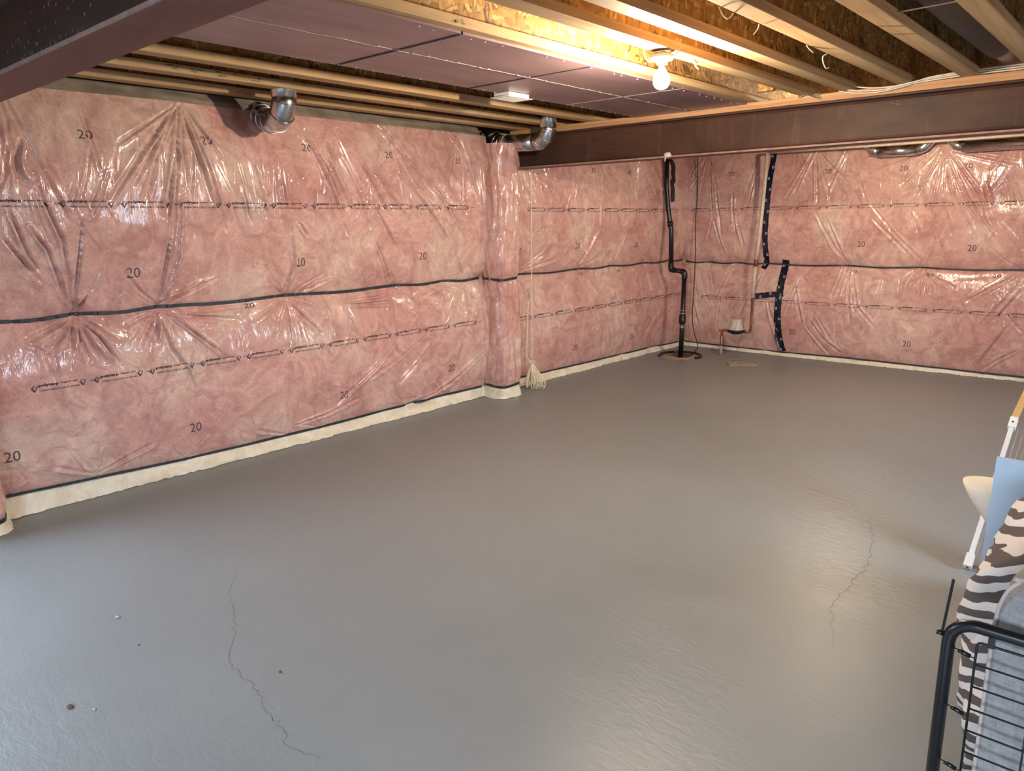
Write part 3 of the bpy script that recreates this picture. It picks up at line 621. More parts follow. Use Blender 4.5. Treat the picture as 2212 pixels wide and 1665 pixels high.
# ---- wrapped posts against the left wall
def wrapped_post(label, section, z0, z1, seed, strap_z, y_shift=0.):
    root = empty('wrapped_post', (section[0][0], section[0][1]+y_shift, 0), label, 'post')
    S = smooth_path([(x, y+y_shift, 0) for x, y in section], 10)[:, :2]; n = len(S); c = S.mean(0)
    zz = np.arange(z0, z1, .012); P = np.zeros((n, len(zz), 3)); arc = np.r_[0, np.cumsum(np.linalg.norm(np.diff(S, axis=0), axis=1))]
    T = np.gradient(S, axis=0); N = np.stack([T[:, 1], -T[:, 0]], -1); N /= np.linalg.norm(N, axis=1)[:, None]
    if np.mean((N*(S-c)).sum(1)) < 0: N = -N
    A = arc[:, None]; Zg = zz[None, :]
    d = .018*fbm(A*6+seed, Zg*2.2)+.011*vnoise(A*26+seed, Zg*4+vnoise(A*3, Zg*2)*2)+.005*vnoise(A*50, Zg*9)+.006*vnoise(A*17+Zg*5, Zg*2.+seed)
    d = d-.016*np.exp(-((Zg-strap_z)/.03)**2)-.012*np.exp(-((Zg-strap_z)/.12)**2)+.010*np.abs(vnoise(A*9+Zg*3+seed, Zg*6-A*7))
    d = d-.02*np.exp(-((Zg-z0)/.05)**2)
    for i in range(n): P[i] = np.stack([S[i, 0]+N[i, 0]*d[i], S[i, 1]+N[i, 1]*d[i], zz], -1)
    link_mesh('film_wrap', paint(grid_mesh('film_wrap', P), wool_colour(A+0*Zg, Zg+0*A, seed*3)), MAT['blanket'], root)
    for zc, off in ((strap_z, -.022), (z0+.012, -.012)):
        rows = [np.stack([S[:, 0]+N[:, 0]*(off+dd), S[:, 1]+N[:, 1]*(off+dd), np.full(n, zc)+dz+.006*np.sin(arc*14)], -1) for dz, dd in ((-.011, -.004), (-.011, .008), (.011, .008), (.011, -.004))]
        link_mesh('strap', grid_mesh('strap', np.stack(rows, 1), smooth=False), MAT['strap'], root)
    rows = []
    for t in np.linspace(0, 1, 7):
        e = -.014+.03*t+.012*fbm(arc*9+seed, t*2+arc*0)*t; rows.append(np.stack([S[:, 0]+N[:, 0]*e, S[:, 1]+N[:, 1]*e, np.full(n, (z0+.01)*(1-t)+.0015*t)+.004*t*vnoise(arc*30, arc*0)], -1))
    link_mesh('skirt', grid_mesh('skirt', np.stack(rows, 1)), MAT['skirt'], root); return root
POST = [(-4.99, 5.16), (-4.90, 5.112), (-4.79, 5.10), (-4.71, 5.112), (-4.672, 5.14), (-4.66, 5.20), (-4.655, 5.29), (-4.668, 5.36), (-4.72, 5.40), (-4.84, 5.43), (-4.99, 5.46)]
wrapped_post('pink plastic-wrapped post under the far steel beam beside the hanging twine', POST, .105, 2.36, 2., 1.135)
POST2 = [(-4.99, .66), (-4.90, .60), (-4.80, .58), (-4.715, .61), (-4.66, .68), (-4.66, .92), (-4.70, 1.02), (-4.80, 1.065), (-4.99, 1.085)]
wrapped_post('pink plastic-wrapped post at the left edge under the near steel beam', POST2, .06, 2.13, 6., 1.135)

# ------------------------------------------------------------------ steel beams, plates, joists
def steel_beam(label, y0, y1, x0, x1, z0, z1):
    r = empty('steel_beam', (x0, (y0+y1)/2, z0), label, 'beam'); t = .014; yc = (y0+y1)/2
    MB().box((x0, y0, z0), (x1, y1, z0+t), .002).build('bottom_flange', MAT['flange'], r)
    MB().box((x0, y0, z1-t), (x1, y1, z1), .002).build('top_flange', MAT['steel'], r)
    # web with its fillets to the flanges
    prof = [(yc-.022, z0+t), (yc-.008, z0+t+.016), (yc-.005, z0+t+.03), (yc-.005, z1-t-.03), (yc-.008, z1-t-.016), (yc-.022, z1-t)]
    prof = prof+[(2*yc-y, z) for y, z in reversed(prof)]; n = len(prof)
    MB().add([(x, y, z) for x in (x0, x1) for y, z in prof], [(i, (i+1) % n, n+(i+1) % n, n+i) for i in range(n)]+[tuple(range(n)), tuple(range(2*n-1, n-1, -1))]).build('web', MAT['steel'], r)
    MB().box((x0, y0-.0012, z0+.001), (x1, y0+.001, z0+t-.001)).build('worn_edge', MAT['worn'], r)
    return r
MAT['worn'] = plain('scuffed_flange_edge', srgb(150, 122, 114), .6, 0, .3, 22)
ZB0, ZB1, ZJ = 2.147, 2.441, 2.493
bm_far = steel_beam('long red-brown steel beam crossing the room before the far wall', 5.526, 5.691, -5.02, XR, ZB0, ZB1)
bm_near = steel_beam('near red-brown steel beam cutting across the upper left corner', .845, 1.010, -5.02, XR, ZB0, ZB1)
tag(box_obj('timber_plate', (-4.90, 5.521, ZB1+.0015), (XR, 5.70, ZJ), MAT['wood_along_x'], bev=.003), 'pale timber plate lying on top of the far steel beam', 'timber')
tag(box_obj('timber_plate', (-4.90, .84, ZB1+.0015), (XR, 1.018, ZJ), MAT['wood_along_x'], bev=.003), 'pale timber plate lying on top of the near steel beam', 'timber')
JZ = (ZJ, ZJ+.046, ZSUB-.043, ZSUB-.001); JY0, JY1 = YN+.01, YFAR-.005
JM = {}
def joist_meshes():
    w = .098
    JM['bottom_flange'] = MB().box((0, JY0, JZ[0]), (w, JY1, JZ[1]), .003).mesh('bottom_flange')
    JM['top_flange'] = MB().box((0, JY0, JZ[2]), (w, JY1, JZ[3]), .003).mesh('top_flange')
    JM['web'] = MB().box((w/2-.006, JY0, JZ[1]-.001), (w/2+.006, JY1, JZ[2]+.001)).mesh('web')
joist_meshes(); JM['bottom_flange'].materials.append(MAT['wood']); JM['top_flange'].materials.append(MAT['wood']); JM['web'].materials.append(MAT['osb'])
def joist(x, label):
    r = empty('floor_joist', (x, 0, 0), label, 'joist', 'joists of the ceiling')
    for k in ('bottom_flange', 'web', 'top_flange'):
        o = bpy.data.objects.new(k, JM[k]); COL.objects.link(o); o.parent = r
    return r
for x, lab in ((-4.855, 'yellowish ceiling joist nearest the pink left wall'), (-4.435, 'green-stained ceiling joist, second from the left wall'), (-4.015, 'ceiling joist third from the left wall, beside the dark bay'),
               (-3.540, 'ceiling joist along the left edge of the mauve boards'), (-2.598, 'bright-lit ceiling joist along the right edge of the mauve boards'), (-2.155, 'ceiling joist that carries the lit bulb'),
               (-1.878, 'ceiling joist next to the right of the bulb joist'), (-1.527, 'ceiling joist with loose twine ends hanging from it'), (-1.162, 'ceiling joist with two dark saw marks, left of the grey duct'),
               (-.812, 'ceiling joist right of the grey duct in the upper right corner'), (-.45, 'ceiling joist just beyond the upper right corner'), (-.05, 'ceiling joist above the camera'), (.36, 'ceiling joist first to the right of the camera'),
               (.77, 'ceiling joist second to the right of the camera'), (1.18, 'ceiling joist third to the right of the camera'), (1.6, 'ceiling joist fourth to the right of the camera'), (2.1, 'ceiling joist second from the right wall'), (2.6, 'ceiling joist nearest the right wall')):
    joist(x, lab)
JO = {round(o.location.x, 3): o for o in bpy.data.objects if o.name.startswith('floor_joist')}
MAT['green'] = plain('green_stain', srgb(104, 112, 66), .7, 0, .4, 40); MAT['saw'] = plain('dark_saw_mark', srgb(92, 74, 56), .8)
def stain(x, y, z, jx, w, h):
    a = np.linspace(0, 2*PI, 9)[:-1]; rr = RNG.uniform(.5, 1.1, 8)
    o = MB().add([(x, y+w*r*math.cos(t), z+h*r*math.sin(t)) for t, r in zip(a, rr)], [tuple(range(8))]).build('green_stain', MAT['green'], JO[jx])
for k in range(13): stain(-4.3364, RNG.uniform(2.02, 2.62), 2.520+RNG.uniform(-.012, .012), -4.435, RNG.uniform(.012, .04), RNG.uniform(.003, .008))
for k in range(6): stain(-4.3364, RNG.uniform(4.35, 4.9), 2.524+RNG.uniform(-.008, .008), -4.435, RNG.uniform(.015, .04), RNG.uniform(.003, .006))
for k in range(4): stain(-2.4994, RNG.uniform(2.46, 2.62), 2.516+RNG.uniform(-.008, .008), -2.598, RNG.uniform(.008, .018), RNG.uniform(.005, .010))
for (ya, yb) in ((3.80, 3.905), (4.01, 4.10)):
    MB().add([(-1.160, ya, ZJ-.0005), (-1.068, yb-.012, ZJ-.0005), (-1.068, yb, ZJ-.0005), (-1.160, ya+.010, ZJ-.0005)], [(0, 1, 2, 3)]).build('saw_mark', MAT['saw'], JO[-1.162])
# ---- thin metal bridging straps between joists
for (a, b, lab) in (((-4.06, 2.32, 2.51), (-4.30, 2.33, 2.74), 'thin metal bridging strap in the dark bay above the round duct'), ((-3.62, 3.49, 2.51), (-3.88, 3.48, 2.74), 'thin metal bridging strap beside the left edge of the mauve boards'), ((-4.06, 4.26, 2.51), (-4.30, 4.26, 2.74), 'thin metal bridging strap near the far round duct'), ((-4.44, 2.02, 2.53), (-4.72, 2.03, 2.74), 'thin metal bridging strap near the green stain')):
    a = np.array(a); b = np.array(b); d = b-a
    o = MB().obox((a+b)/2, d/2, (0, .010, 0), np.cross(d, (0, 1, 0))/np.linalg.norm(d)*.0015).build('bridging_strap', MAT['galv']); tag(o, lab, 'strap', 'bridging straps')

# ------------------------------------------------------------------ mauve boards under the joists
lin = empty('board_lining', (-3.02, 3., ZJ), 'mauve coated boards fixed under the joists in two rows', 'ceiling board')
ys = [1.022, 2.556, 3.556, 4.551, 5.515]; xs = [-3.495, -3.0, -2.547]
for i in range(4):
    for j in range(2):
        g = .0035
        z = ZJ-.0125-RNG.uniform(0, .0015)
        box_obj('board', (xs[j]+g*(j > 0), ys[i]+g*1.3, z), (xs[j+1]-g*(j == 0), ys[i+1]-g*1.3, ZJ-.0005), MAT['panel'], lin, bev=.0015)
MAT['seam'] = plain('pale_seam_bead', srgb(146, 130, 126), .6); MAT['seam_dark'] = plain('dark_seam_gap', srgb(38, 36, 52), .7)
for yy in (2.556, 3.556): box_obj('joint', (xs[0]+.002, yy-.008, ZJ-.0155), (xs[2]-.01, yy+.008, ZJ-.0105), MAT['seam_dark'], lin)
box_obj('joint', (xs[0]+.002, 4.545, ZJ-.0155), (xs[2]-.01, 4.557, ZJ-.0105), MAT['seam'], lin)
pts = [(-3.0+.004*math.sin(k*1.7)+RNG.uniform(-.003, .003), y, ZJ-.0135) for k, y in enumerate(np.linspace(1.03, 5.5, 60))]
MB().tube(pts, .0028, 6).build('joint', MAT['seam'], lin)
scr = MB().lathe([(0, -.003), (.004, -.0025), (.006, 0)], (0, 0, 0), 7).mesh('screw'); scr.materials.append(MAT['tape_white'])
for y in np.arange(2.3, 5.45, .115):
    for x in (-2.575, -2.985, -3.47):
        if RNG.rand() < .72:
            o = bpy.data.objects.new('screw', scr); COL.objects.link(o); o.parent = lin; o.matrix_parent_inverse = Matrix.Translation(-Vector(lin.location)); o.location = (x+RNG.uniform(-.008, .008), y+RNG.uniform(-.03, .03), ZJ-.0145)

# ------------------------------------------------------------------ round galvanised ducts
def gored(path, r, mat, parent, name='elbow'):
    """segmented elbow: straight gores with raised beads between them"""
    mb = MB(); P = [np.array(p, float) for p in path]; mb.tube(P, r, 24, caps=True); mb.sm = [False if len(f) > 4 else True for f in mb.f]
    o = mb.build(name, mat, parent)
    for i in range(1, len(P)-1):
        t = P[i+1]-P[i-1]; t /= np.linalg.norm(t); up = np.array([0, 1., 0]) if abs(t[1]) < .9 else np.array([1., 0, 0]); a = np.cross(t, up); a /= np.linalg.norm(a); b = np.cross(t, a)
        MB().tube([P[i]+(r+.001)*(math.cos(q)*a+math.sin(q)*b) for q in np.linspace(0, 2*PI, 26)[:-1]], .0035, 6, closed=True).build('bead', mat, o)
    return o
def arc_pts(c, r, a0, a1, n, e1, e2):
    c = np.array(c, float); e1 = np.array(e1, float); e2 = np.array(e2, float); return [c+r*(math.cos(a)*e1+math.sin(a)*e2) for a in np.linspace(a0, a1, n)]
d1 = empty('air_duct', (-4.45, 2.82, 2.35), 'short galvanised duct elbow dropping from the joists into the left wall', 'duct')
MB().tube([(-4.43, 2.82, 2.60), (-4.43, 2.82, 2.45)], .079, 24).build('collar', MAT['galv'], d1)
gored([(-4.43, 2.82, 2.47), (-4.43, 2.82, 2.425), (-4.475, 2.825, 2.355), (-4.56, 2.84, 2.325), (-4.66, 2.86, 2.33), (-4.75, 2.88, 2.355), (-4.84, 2.90, 2.385), (-4.95, 2.93, 2.42)], .077, MAT['galv'], d1)
tube_obj('strap_hanger', [(-4.36, 2.78, 2.50), (-4.37, 2.76, 2.54), (-4.37, 2.74, 2.60)], .0025, MAT['strap'], d1, 6)
d2 = empty('air_duct', (-4.55, 5.36, 2.35), 'longer galvanised duct running to the wall above the far wrapped post', 'duct')
MB().tube([(-4.31, 5.36, 2.64), (-4.31, 5.36, 2.46)], .079, 24).build('collar', MAT['galv'], d2)
gored([(-4.31, 5.36, 2.50), (-4.31, 5.36, 2.445), (-4.335, 5.36, 2.385), (-4.395, 5.36, 2.352), (-4.45, 5.36, 2.35)], .078, MAT['galv'], d2)
MB().tube([(-4.42, 5.36, 2.35), (-4.83, 5.36, 2.365)], .076, 24).build('pipe', MAT['galv'], d2)
gored([(-4.80, 5.36, 2.365), (-4.86, 5.36, 2.367), (-4.92, 5.355, 2.385), (-4.97, 5.34, 2.43), (-4.99, 5.33, 2.49)], .078, MAT['galv'], d2)
MB().tube([(-4.795, 5.36, 2.363), (-4.825, 5.36, 2.364)], .0785, 24).build('joint_tape', MAT['wire_white'], d2)
for lab, x0, x1, z in (('short galvanised duct low under the joists at the far wall', -2.66, -2.07, 2.332), ('long galvanised duct running right along the far wall', -1.87, .9, 2.33)):
    d = empty('supply_duct', ((x0+x1)/2, 8.80, z), lab, 'duct'); y = 8.80; r = .055
    MB().tube([(x0+.10, y, z), (x1-.11, y, z)], r, 20).build('pipe', MAT['galv'], d)
    gored([(x0-.03, y+.04, z+.14), (x0+.0, y+.02, z+.085), (x0+.05, y+.005, z+.02), (x0+.12, y, z)], r, MAT['galv'], d)
    gored([(x1-.13, y, z), (x1-.06, y+.005, z+.02), (x1-.005, y+.02, z+.085), (x1+.03, y+.04, z+.14)], r, MAT['galv'], d)
# white register hanging under the board edge
rg = empty('air_register', (-3.45, 3.91, 2.45), 'white rectangular air register hanging below the mauve boards', 'vent')
o = MB().box((-3.53, 3.79, 2.447), (-3.37, 4.03, 2.453), .002).build('face_plate', MAT['white_plastic'], rg)
MB().box((-3.515, 3.81, 2.453), (-3.385, 4.01, 2.478)).build('neck', MAT['white_plastic'], rg)
for k in range(7): box_obj('louvre', (-3.515, 3.822+.028*k, 2.443), (-3.385, 3.826+.028*k, 2.448), MAT['white_plastic'], o)
# grey flexible duct lying in the bay on the right
fd = empty('flexible_duct', (-.94, 4.6, 2.62), 'dark grey insulated duct lying in the upper right joist bay', 'duct')
MB().tube(smooth_path([(-.95, 3.62, 2.625), (-.95, 4.2, 2.617), (-.945, 4.9, 2.615), (-.94, 5.28, 2.615)], 8), .078, 20).build('sleeve', MAT['insulated_duct'], fd)
MB().tube([(-.955, 2.3, 2.63), (-.95, 3.65, 2.625)], .083, 20).build('pink_sleeve', MAT['pink_wrap'], fd)
MB().tube([(-.94, 5.26, 2.615), (-.935, 5.50, 2.605), (-.93, 5.9, 2.60)], [.06, .058, .058], 18).build('pink_end', MAT['pink_wrap'], fd)
MB().tube([(-.95+.086*math.cos(a), 3.66, 2.624+.086*math.sin(a)) for a in np.linspace(0, 2*PI, 24)[:-1]], .006, 6, closed=True).build('band', MAT['strap'], fd)
MB().obox((-.945, 3.78, 2.531), (.135, .02, .006), (0, .012, 0), (0, 0, .0012)).build('hanger_strap', MAT['galv'], fd)

# ------------------------------------------------------------------ bulbs
def bulb_fixture(label, x, y, label_bulb, glass='bulb'):
    r = empty('light_fixture', (x, y, ZJ), label, 'light')
    MB().lathe([(0, 0), (.05, 0), (.05, -.022), (.0, -.022)], (x, y, ZJ), 8).build('junction_box', MAT['galv'], r)
    MB().lathe([(.0, -.020), (.058, -.022), (.060, -.034), (.052, -.046), (.030, -.052), (.026, -.066), (.0, -.067)], (x, y, ZJ), 28).build('porcelain_base', MAT['porcelain'], r)
    MB().lathe([(.0, -.065), (.014, -.066), (.014, -.084), (.0, -.085)], (x, y, ZJ), 16).build('screw_cap', MAT['galv'], r)
    p = [(.014, -.082), (.018, -.090), (.028, -.104), (.038, -.122)]+[(.042*math.cos(a), -.146+.042*math.sin(a)) for a in np.linspace(.35, -PI/2, 12)]
    b = MB().lathe(p, (x, y, ZJ), 24).build('bulb', MAT[glass], r); b['label'] = label_bulb
    return r
lf = bulb_fixture('bare glowing bulb in a white porcelain holder under a ceiling joist', -2.108, 3.55, 'glowing warm bulb')
bulb_fixture('bare bulb in a porcelain holder hidden behind the far steel beam', -2.108, 6.9, 'glowing warm bulb', 'bulb_dim')
tube_obj('supply_wire', smooth_path([(-2.225, 3.56, 2.53), (-2.215, 3.55, 2.485), (-2.184, 3.55, 2.452), (-2.155, 3.55, 2.452), (-2.135, 3.55, 2.468)], 6), .0035, MAT['wire_white'], lf, 8)
tube_obj('supply_wire', smooth_path([(-2.06, 3.56, 2.455), (-2.045, 3.57, 2.465), (-2.035, 3.585, 2.49), (-2.03, 3.60, 2.52)], 6), .0035, MAT['wire_white'], lf, 8)
tag(tube_obj('electrical_wire', smooth_path([(-2.06, 3.60, 2.475), (-2.075, 3.75, 2.478), (-2.10, 3.88, 2.487), (-2.10, 3.91, 2.482)], 6), .0035, MAT['wire_white'], None, 8), 'short white wire stapled under the bulb joist', 'wire')
tag(tube_obj('wire_tail', smooth_path([(-2.10, 3.90, 2.492), (-2.10, 3.872, 2.485), (-2.10, 3.889, 2.464), (-2.10, 3.92, 2.455)], 6), .004, MAT['rope'], None, 8), 'short curled yellowish wire tail right of the bulb', 'wire')
# block standing in for a gap where light shines through, beside the bulb joist, and the scrap of film stuck by it
tag(box_obj('light_gap_block', (-2.300, 5.13, 2.494), (-2.19, 5.17, ZSUB-.002), MAT['osb'], bev=.003), 'small strand-board block standing in for a lit gap beside the bulb joist at the beam', 'block')
P = np.zeros((12, 7, 3))
for i, t in enumerate(np.linspace(0, 1, 12)):
    for j, q in enumerate(np.linspace(-1, 1, 7)): P[i, j] = (-2.17+.16*t+.02*q*math.sin(t*6), 5.505-.02*math.sin(t*5+q)-.0, 2.520-.035*t+.022*q+.012*math.sin(9*t+3*q))
tag(link_mesh('film_scrap', grid_mesh('film_scrap', P), MAT['grey_film']), 'crumpled scrap of clear film caught at the joist end on the beam', 'plastic scrap')
# cables along the plate of the far beam
c0 = [(-1.888,5.50,2.497),(-1.831,5.50,2.478),(-1.735,5.50,2.463),(-1.625,5.50,2.459),(-1.487,5.50,2.475),(-1.407,5.50,2.489),(-1.2,5.502,2.498),(-1.027,5.502,2.499),(-.835,5.502,2.497),(-.3,5.502,2.497),(.8,5.505,2.497)]
for k, (dz, dx, lab) in enumerate(((0, 0, 'lowest white cable drooping along the front of the far beam plate'), (.0105, .03, 'middle white cable drooping along the front of the far beam plate'), (.021, .09, 'uppermost white cable lying along the front of the far beam plate'))):
    q = [(x+dx, y-.010*k, min(z+dz*1, 2.54)) for i, (x, y, z) in enumerate(c0)]
    tag(tube_obj('electrical_cable', smooth_path(q, 6), .0048, MAT['wire_white'], None, 8), lab, 'cable', 'cables on the beam')
for pts, lab in (([(-1.54,3.029,2.495),(-1.54,3.06,2.474),(-1.54,3.103,2.466),(-1.54,3.135,2.478),(-1.54,3.156,2.495)], 'looped twine end hanging nearest the top edge'), ([(-1.535,3.402,2.494),(-1.54,3.408,2.48),(-1.54,3.364,2.446)], 'short kinked twine end, second from the top edge'),
                 ([(-1.535,3.968,2.494),(-1.54,4.019,2.486),(-1.54,4.075,2.478)], 'short slanting twine end, third from the top edge'), ([(-1.53,4.242,2.494),(-1.54,4.212,2.477),(-1.54,4.225,2.449),(-1.54,4.271,2.428),(-1.54,4.31,2.438)], 'hooked twine end hanging nearest the far beam')):
    tag(tube_obj('twine_end', smooth_path(pts, 6), .0028, MAT['rope'], None, 6), lab, 'twine', 'twine ends on the joist')
# dried foam dribble and pink scraps on the beam
def blob(name, c, r, mat, seed, parent=None, n=16, amp=.35, freq=3.):
    V = []; m = n//2+1
    for i in range(m):
        th = PI*i/(m-1)
        for k in range(n):
            a = 2*PI*k/n; d = np.array([math.sin(th)*math.cos(a), math.sin(th)*math.sin(a), math.cos(th)])
            s_ = 1+amp*float(fbm(d[0]*freq+seed, d[1]*freq+d[2]*freq*1.7+seed, 3)); V.append(np.array(c)+d*np.array(r)*s_)
    f = [(i*n+k, (i+1)*n+k, (i+1)*n+(k+1) % n, i*n+(k+1) % n) for i in range(m-1) for k in range(n)]
    return MB().add(V, f, True).build(name, mat, parent)
fo = empty('dried_foam', (-3.2, 5.52, 2.16), 'dried white foam dribble over the bottom edge of the far beam', 'foam')
blob('foam_lump', (-3.205, 5.523, 2.167), (.032, .014, .022), MAT['foam'], 3, fo); tube_obj('foam_drip', [(-3.215, 5.518, 2.16), (-3.222, 5.517, 2.14), (-3.224, 5.518, 2.115)], [.008, .006, .003], MAT['foam'], fo, 8)
blob('wool_scrap', (-4.925, 5.49, 2.175), (.05, .035, .045), MAT['pink_scrap'], 8); tag(bpy.data.objects['wool_scrap'], 'torn tuft of pink wool at the left end of the far beam', 'wool')
o = blob('wool_scrap', (-4.965, 5.49, 2.262), (.025, .03, .06), MAT['pink_scrap'], 14); tag(o, 'thin strip of pink wool above the tuft at the beam end', 'wool')

# ------------------------------------------------------------------ hanging twine with its bundle
rb = empty('twine_hank', (-4.74, 5.62, 0), 'cream twine hanging from the beam with a tied hank brushing the floor', 'twine')
bx, by = -4.76, 5.66
tube_obj('strand', smooth_path([(bx-.0, by+.0, 2.15), (bx+.004, by, 1.6), (bx+.0, by, .95), (bx, by, .30)], 8), .0042, MAT['rope'], rb, 8)
tube_obj('strand', smooth_path([(bx-.004, by, .90), (bx-.02, by-.03, .86), (bx-.024, by-.035, .70), (bx-.03, by-.05, .40), (bx-.02, by-.04, .31), (bx, by, .275)], 8), .0042, MAT['rope'], rb, 8)
tube_obj('knot', smooth_path([(bx-.03, by-.02, .285), (bx+.02, by+.01, .265), (bx+.03, by, .28), (bx-.01, by+.01, .29), (bx-.03, by-.015, .262)], 6), .006, MAT['rope'], rb, 8)
for k in range(26):
    a = RNG.uniform(0, 2*PI); w = RNG.uniform(.03, .155); z = RNG.uniform(.018, .075); ex, ey = .72*w*math.cos(a)+.02*(k % 3), .9*w*math.sin(a)
    e2 = np.array([-math.sin(a), math.cos(a)])*RNG.uniform(.012, .03); ox = RNG.uniform(-.008, .008)
    tube_obj('loop', smooth_path([(bx+ox, by, .265), (bx+ex*.6+e2[0], by+ey*.6+e2[1], .15), (bx+ex+e2[0], by+ey+e2[1], z+.02), (bx+ex, by+ey, z-.012), (bx+ex-e2[0], by+ey-e2[1], z+.02), (bx+ex*.6-e2[0], by+ey*.6-e2[1], .15), (bx-ox, by, .262)], 5), .0036, MAT['rope'], rb, 6)

# ------------------------------------------------------------------ sump lid, discharge pipe and cord in the corner
sx, sy = -4.50, 8.21
sl = empty('sump_lid', (sx, sy, 0), 'round sump pit lid in the floor with a torn black rim', 'sump lid')
MB().lathe([(0, .004), (.245, .004), (.25, .0005)], (sx, sy, 0), 40).build('concrete_cover', MAT['dirt_patch'], sl)
MB().tube([(sx+.25*math.cos(a), sy+.25*math.sin(a), .012) for a in np.linspace(-.25, PI+.75, 40)], .017, 8).build('rim', MAT['black_pipe'], sl)
MB().add([(sx-.13, sy-.02, .006), (sx+.05, sy-.13, .006), (sx+.14, sy-.03, .006), (sx+.08, sy+.18, .006), (sx-.10, sy+.17, .006)], [(0, 1, 2, 3, 4)]).build('black_flap', MAT['black_pipe'], sl)
sp = empty('discharge_pipe', (-4.515, 8.25, 0), 'black plastic sump pipe rising with a sideways jog in the corner', 'pipe')
R_ = .029
tube_obj('lower_pipe', [(-4.517, 8.25, .006), (-4.510, 8.25, .30), (-4.502, 8.25, .98)], R_, MAT['black_pipe'], sp, 16)
tube_obj('pipe_elbow', smooth_path([(-4.502, 8.25, .95), (-4.50, 8.25, 1.005), (-4.515, 8.25, 1.035), (-4.55, 8.25, 1.042)], 5), R_+.006, MAT['black_pipe'], sp, 16)
tube_obj('jog', [(-4.54, 8.25, 1.042), (-4.67, 8.25, 1.055)], R_, MAT['black_pipe'], sp, 16)
tube_obj('pipe_elbow', smooth_path([(-4.64, 8.25, 1.053), (-4.68, 8.25, 1.06), (-4.692, 8.25, 1.09), (-4.69, 8.25, 1.14)], 5), R_+.006, MAT['black_pipe'], sp, 16)
tube_obj('upper_pipe', [(-4.69, 8.25, 1.12), (-4.703, 8.25, 1.52), (-4.758, 8.25, 1.80), (-4.79, 8.25, 2.07), (-4.796, 8.25, 2.40)], R_, MAT['black_pipe'], sp, 16)
tube_obj('coupling', [(-4.714, 8.25, 1.58), (-4.726, 8.25, 1.64)], R_+.006, MAT['black_pipe'], sp, 16)
cp = tube_obj('check_valve', [(-4.511, 8.25, .40), (-4.510, 8.25, .415), (-4.5095, 8.25, .50), (-4.509, 8.25, .515)], [R_+.004, R_+.012, R_+.012, R_+.004], MAT['black_pipe'], sp, 16)
for z in (.355, .375, .53, .57):
    MB().lathe([(R_+.001, -.007), (R_+.006, -.006), (R_+.006, .006), (R_+.001, .007)], (-4.5105+.011*(z-.4), 8.25, z), 18).build('hose_clamp', MAT['clamp'], sp)
MB().obox((-4.49, 8.222, .452), (.01, .0, .0), (0, .004, 0), (0, 0, .009)).build('white_tag', MAT['tape_white'], sp)
cd = tube_obj('power_cord', smooth_path([(-4.722, 8.88, 2.44), (-4.70, 8.87, 2.0), (-4.705, 8.86, 1.6), (-4.695, 8.87, 1.15), (-4.69, 8.85, .7), (-4.70, 8.86, .40), (-4.66, 8.86, .2), (-4.60, 8.85, .06), (-4.58, 8.80, .012), (-4.52, 8.62, .009), (-4.43, 8.45, .009), (-4.42, 8.34, .02)], 8), .0055, MAT['cord'], None, 8)
tag(cd, 'dark cord hanging down the far wall to the sump lid', 'cord')

# ------------------------------------------------------------------ water service: floor riser, meter, insulated pipe
wy = 8.60
ws = empty('water_meter', (-3.97, wy, .30), 'grey water meter with a black base on copper pipes by the far wall', 'meter')
MB().lathe([(0, .165), (.055, .165), (.066, .150), (.074, .10), (.088, .045), (.10, .035), (.0, .034)], (-3.965, wy, .30), 28).build('meter_cap', MAT['meter_grey'], ws)
MB().lathe([(0, .036), (.103, .036), (.108, .022), (.098, .004), (.06, -.016), (.0, -.02)], (-3.965, wy, .30), 28).build('meter_base', MAT['black_pipe'], ws)
for s_ in (-1, 1): MB().tube([(-3.965+s_*.10, wy, .315), (-3.965+s_*.145, wy, .315)], .019, 8).build('union_nut', MAT['brass'], ws)
tube_obj('seal_wire', smooth_path([(-3.93, wy-.06, .465), (-3.92, wy-.095, .40), (-3.925, wy-.10, .32), (-3.94, wy-.07, .285)], 5), .002, MAT['clamp'], ws, 6)
rp = empty('supply_pipe', (-4.14, wy-.02, 0), 'copper riser with a valve coming out of the floor left of the meter', 'pipe')
tube_obj('riser', [(-4.138, wy-.02, 0), (-4.137, wy-.02, .27)], .014, MAT['copper'], rp, 12)
tube_obj('sleeve', [(-4.138, wy-.02, .0), (-4.138, wy-.02, .12)], .019, MAT['pink_wrap'], rp, 12)
tube_obj('valve_body', [(-4.138, wy-.02, .12), (-4.138, wy-.02, .14), (-4.138, wy-.02, .16), (-4.138, wy-.02, .24), (-4.138, wy-.02, .25)], [.016, .024, .019, .021, .016], MAT['brass'], rp, 10)
tube_obj('bend', smooth_path([(-4.137, wy-.02, .26), (-4.135, wy-.018, .30), (-4.12, wy-.012, .318), (-4.09, wy, .316)], 6), .014, MAT['copper'], rp, 12)
MB().obox((-4.15, wy-.03, .31), (.022, .0, 0), (0, .006, 0), (0, 0, .012)).build('valve_handle', plain('red_orange_handle', srgb(170, 66, 40), .5), rp)
ip = empty('insulated_pipe', (-3.80, wy, .3), 'white-sleeved water pipe rising from the meter to the joists', 'pipe')
tube_obj('copper_tail', smooth_path([(-3.83, wy, .315), (-3.805, wy+.01, .318), (-3.80, wy+.04, .335), (-3.815, wy+.08, .40), (-3.822, wy+.10, .50), (-3.820, wy+.10, .72)], 6), .0135, MAT['copper'], ip, 12)
tube_obj('fitting', [(-3.845, wy, .315), (-3.805, wy+.002, .316)], .02, MAT['brass'], ip, 10)
tube_obj('white_sleeve', [(-3.819, wy+.10, .73), (-3.806, wy+.10, 1.10)], .019, MAT['white_pvc'], ip, 14)
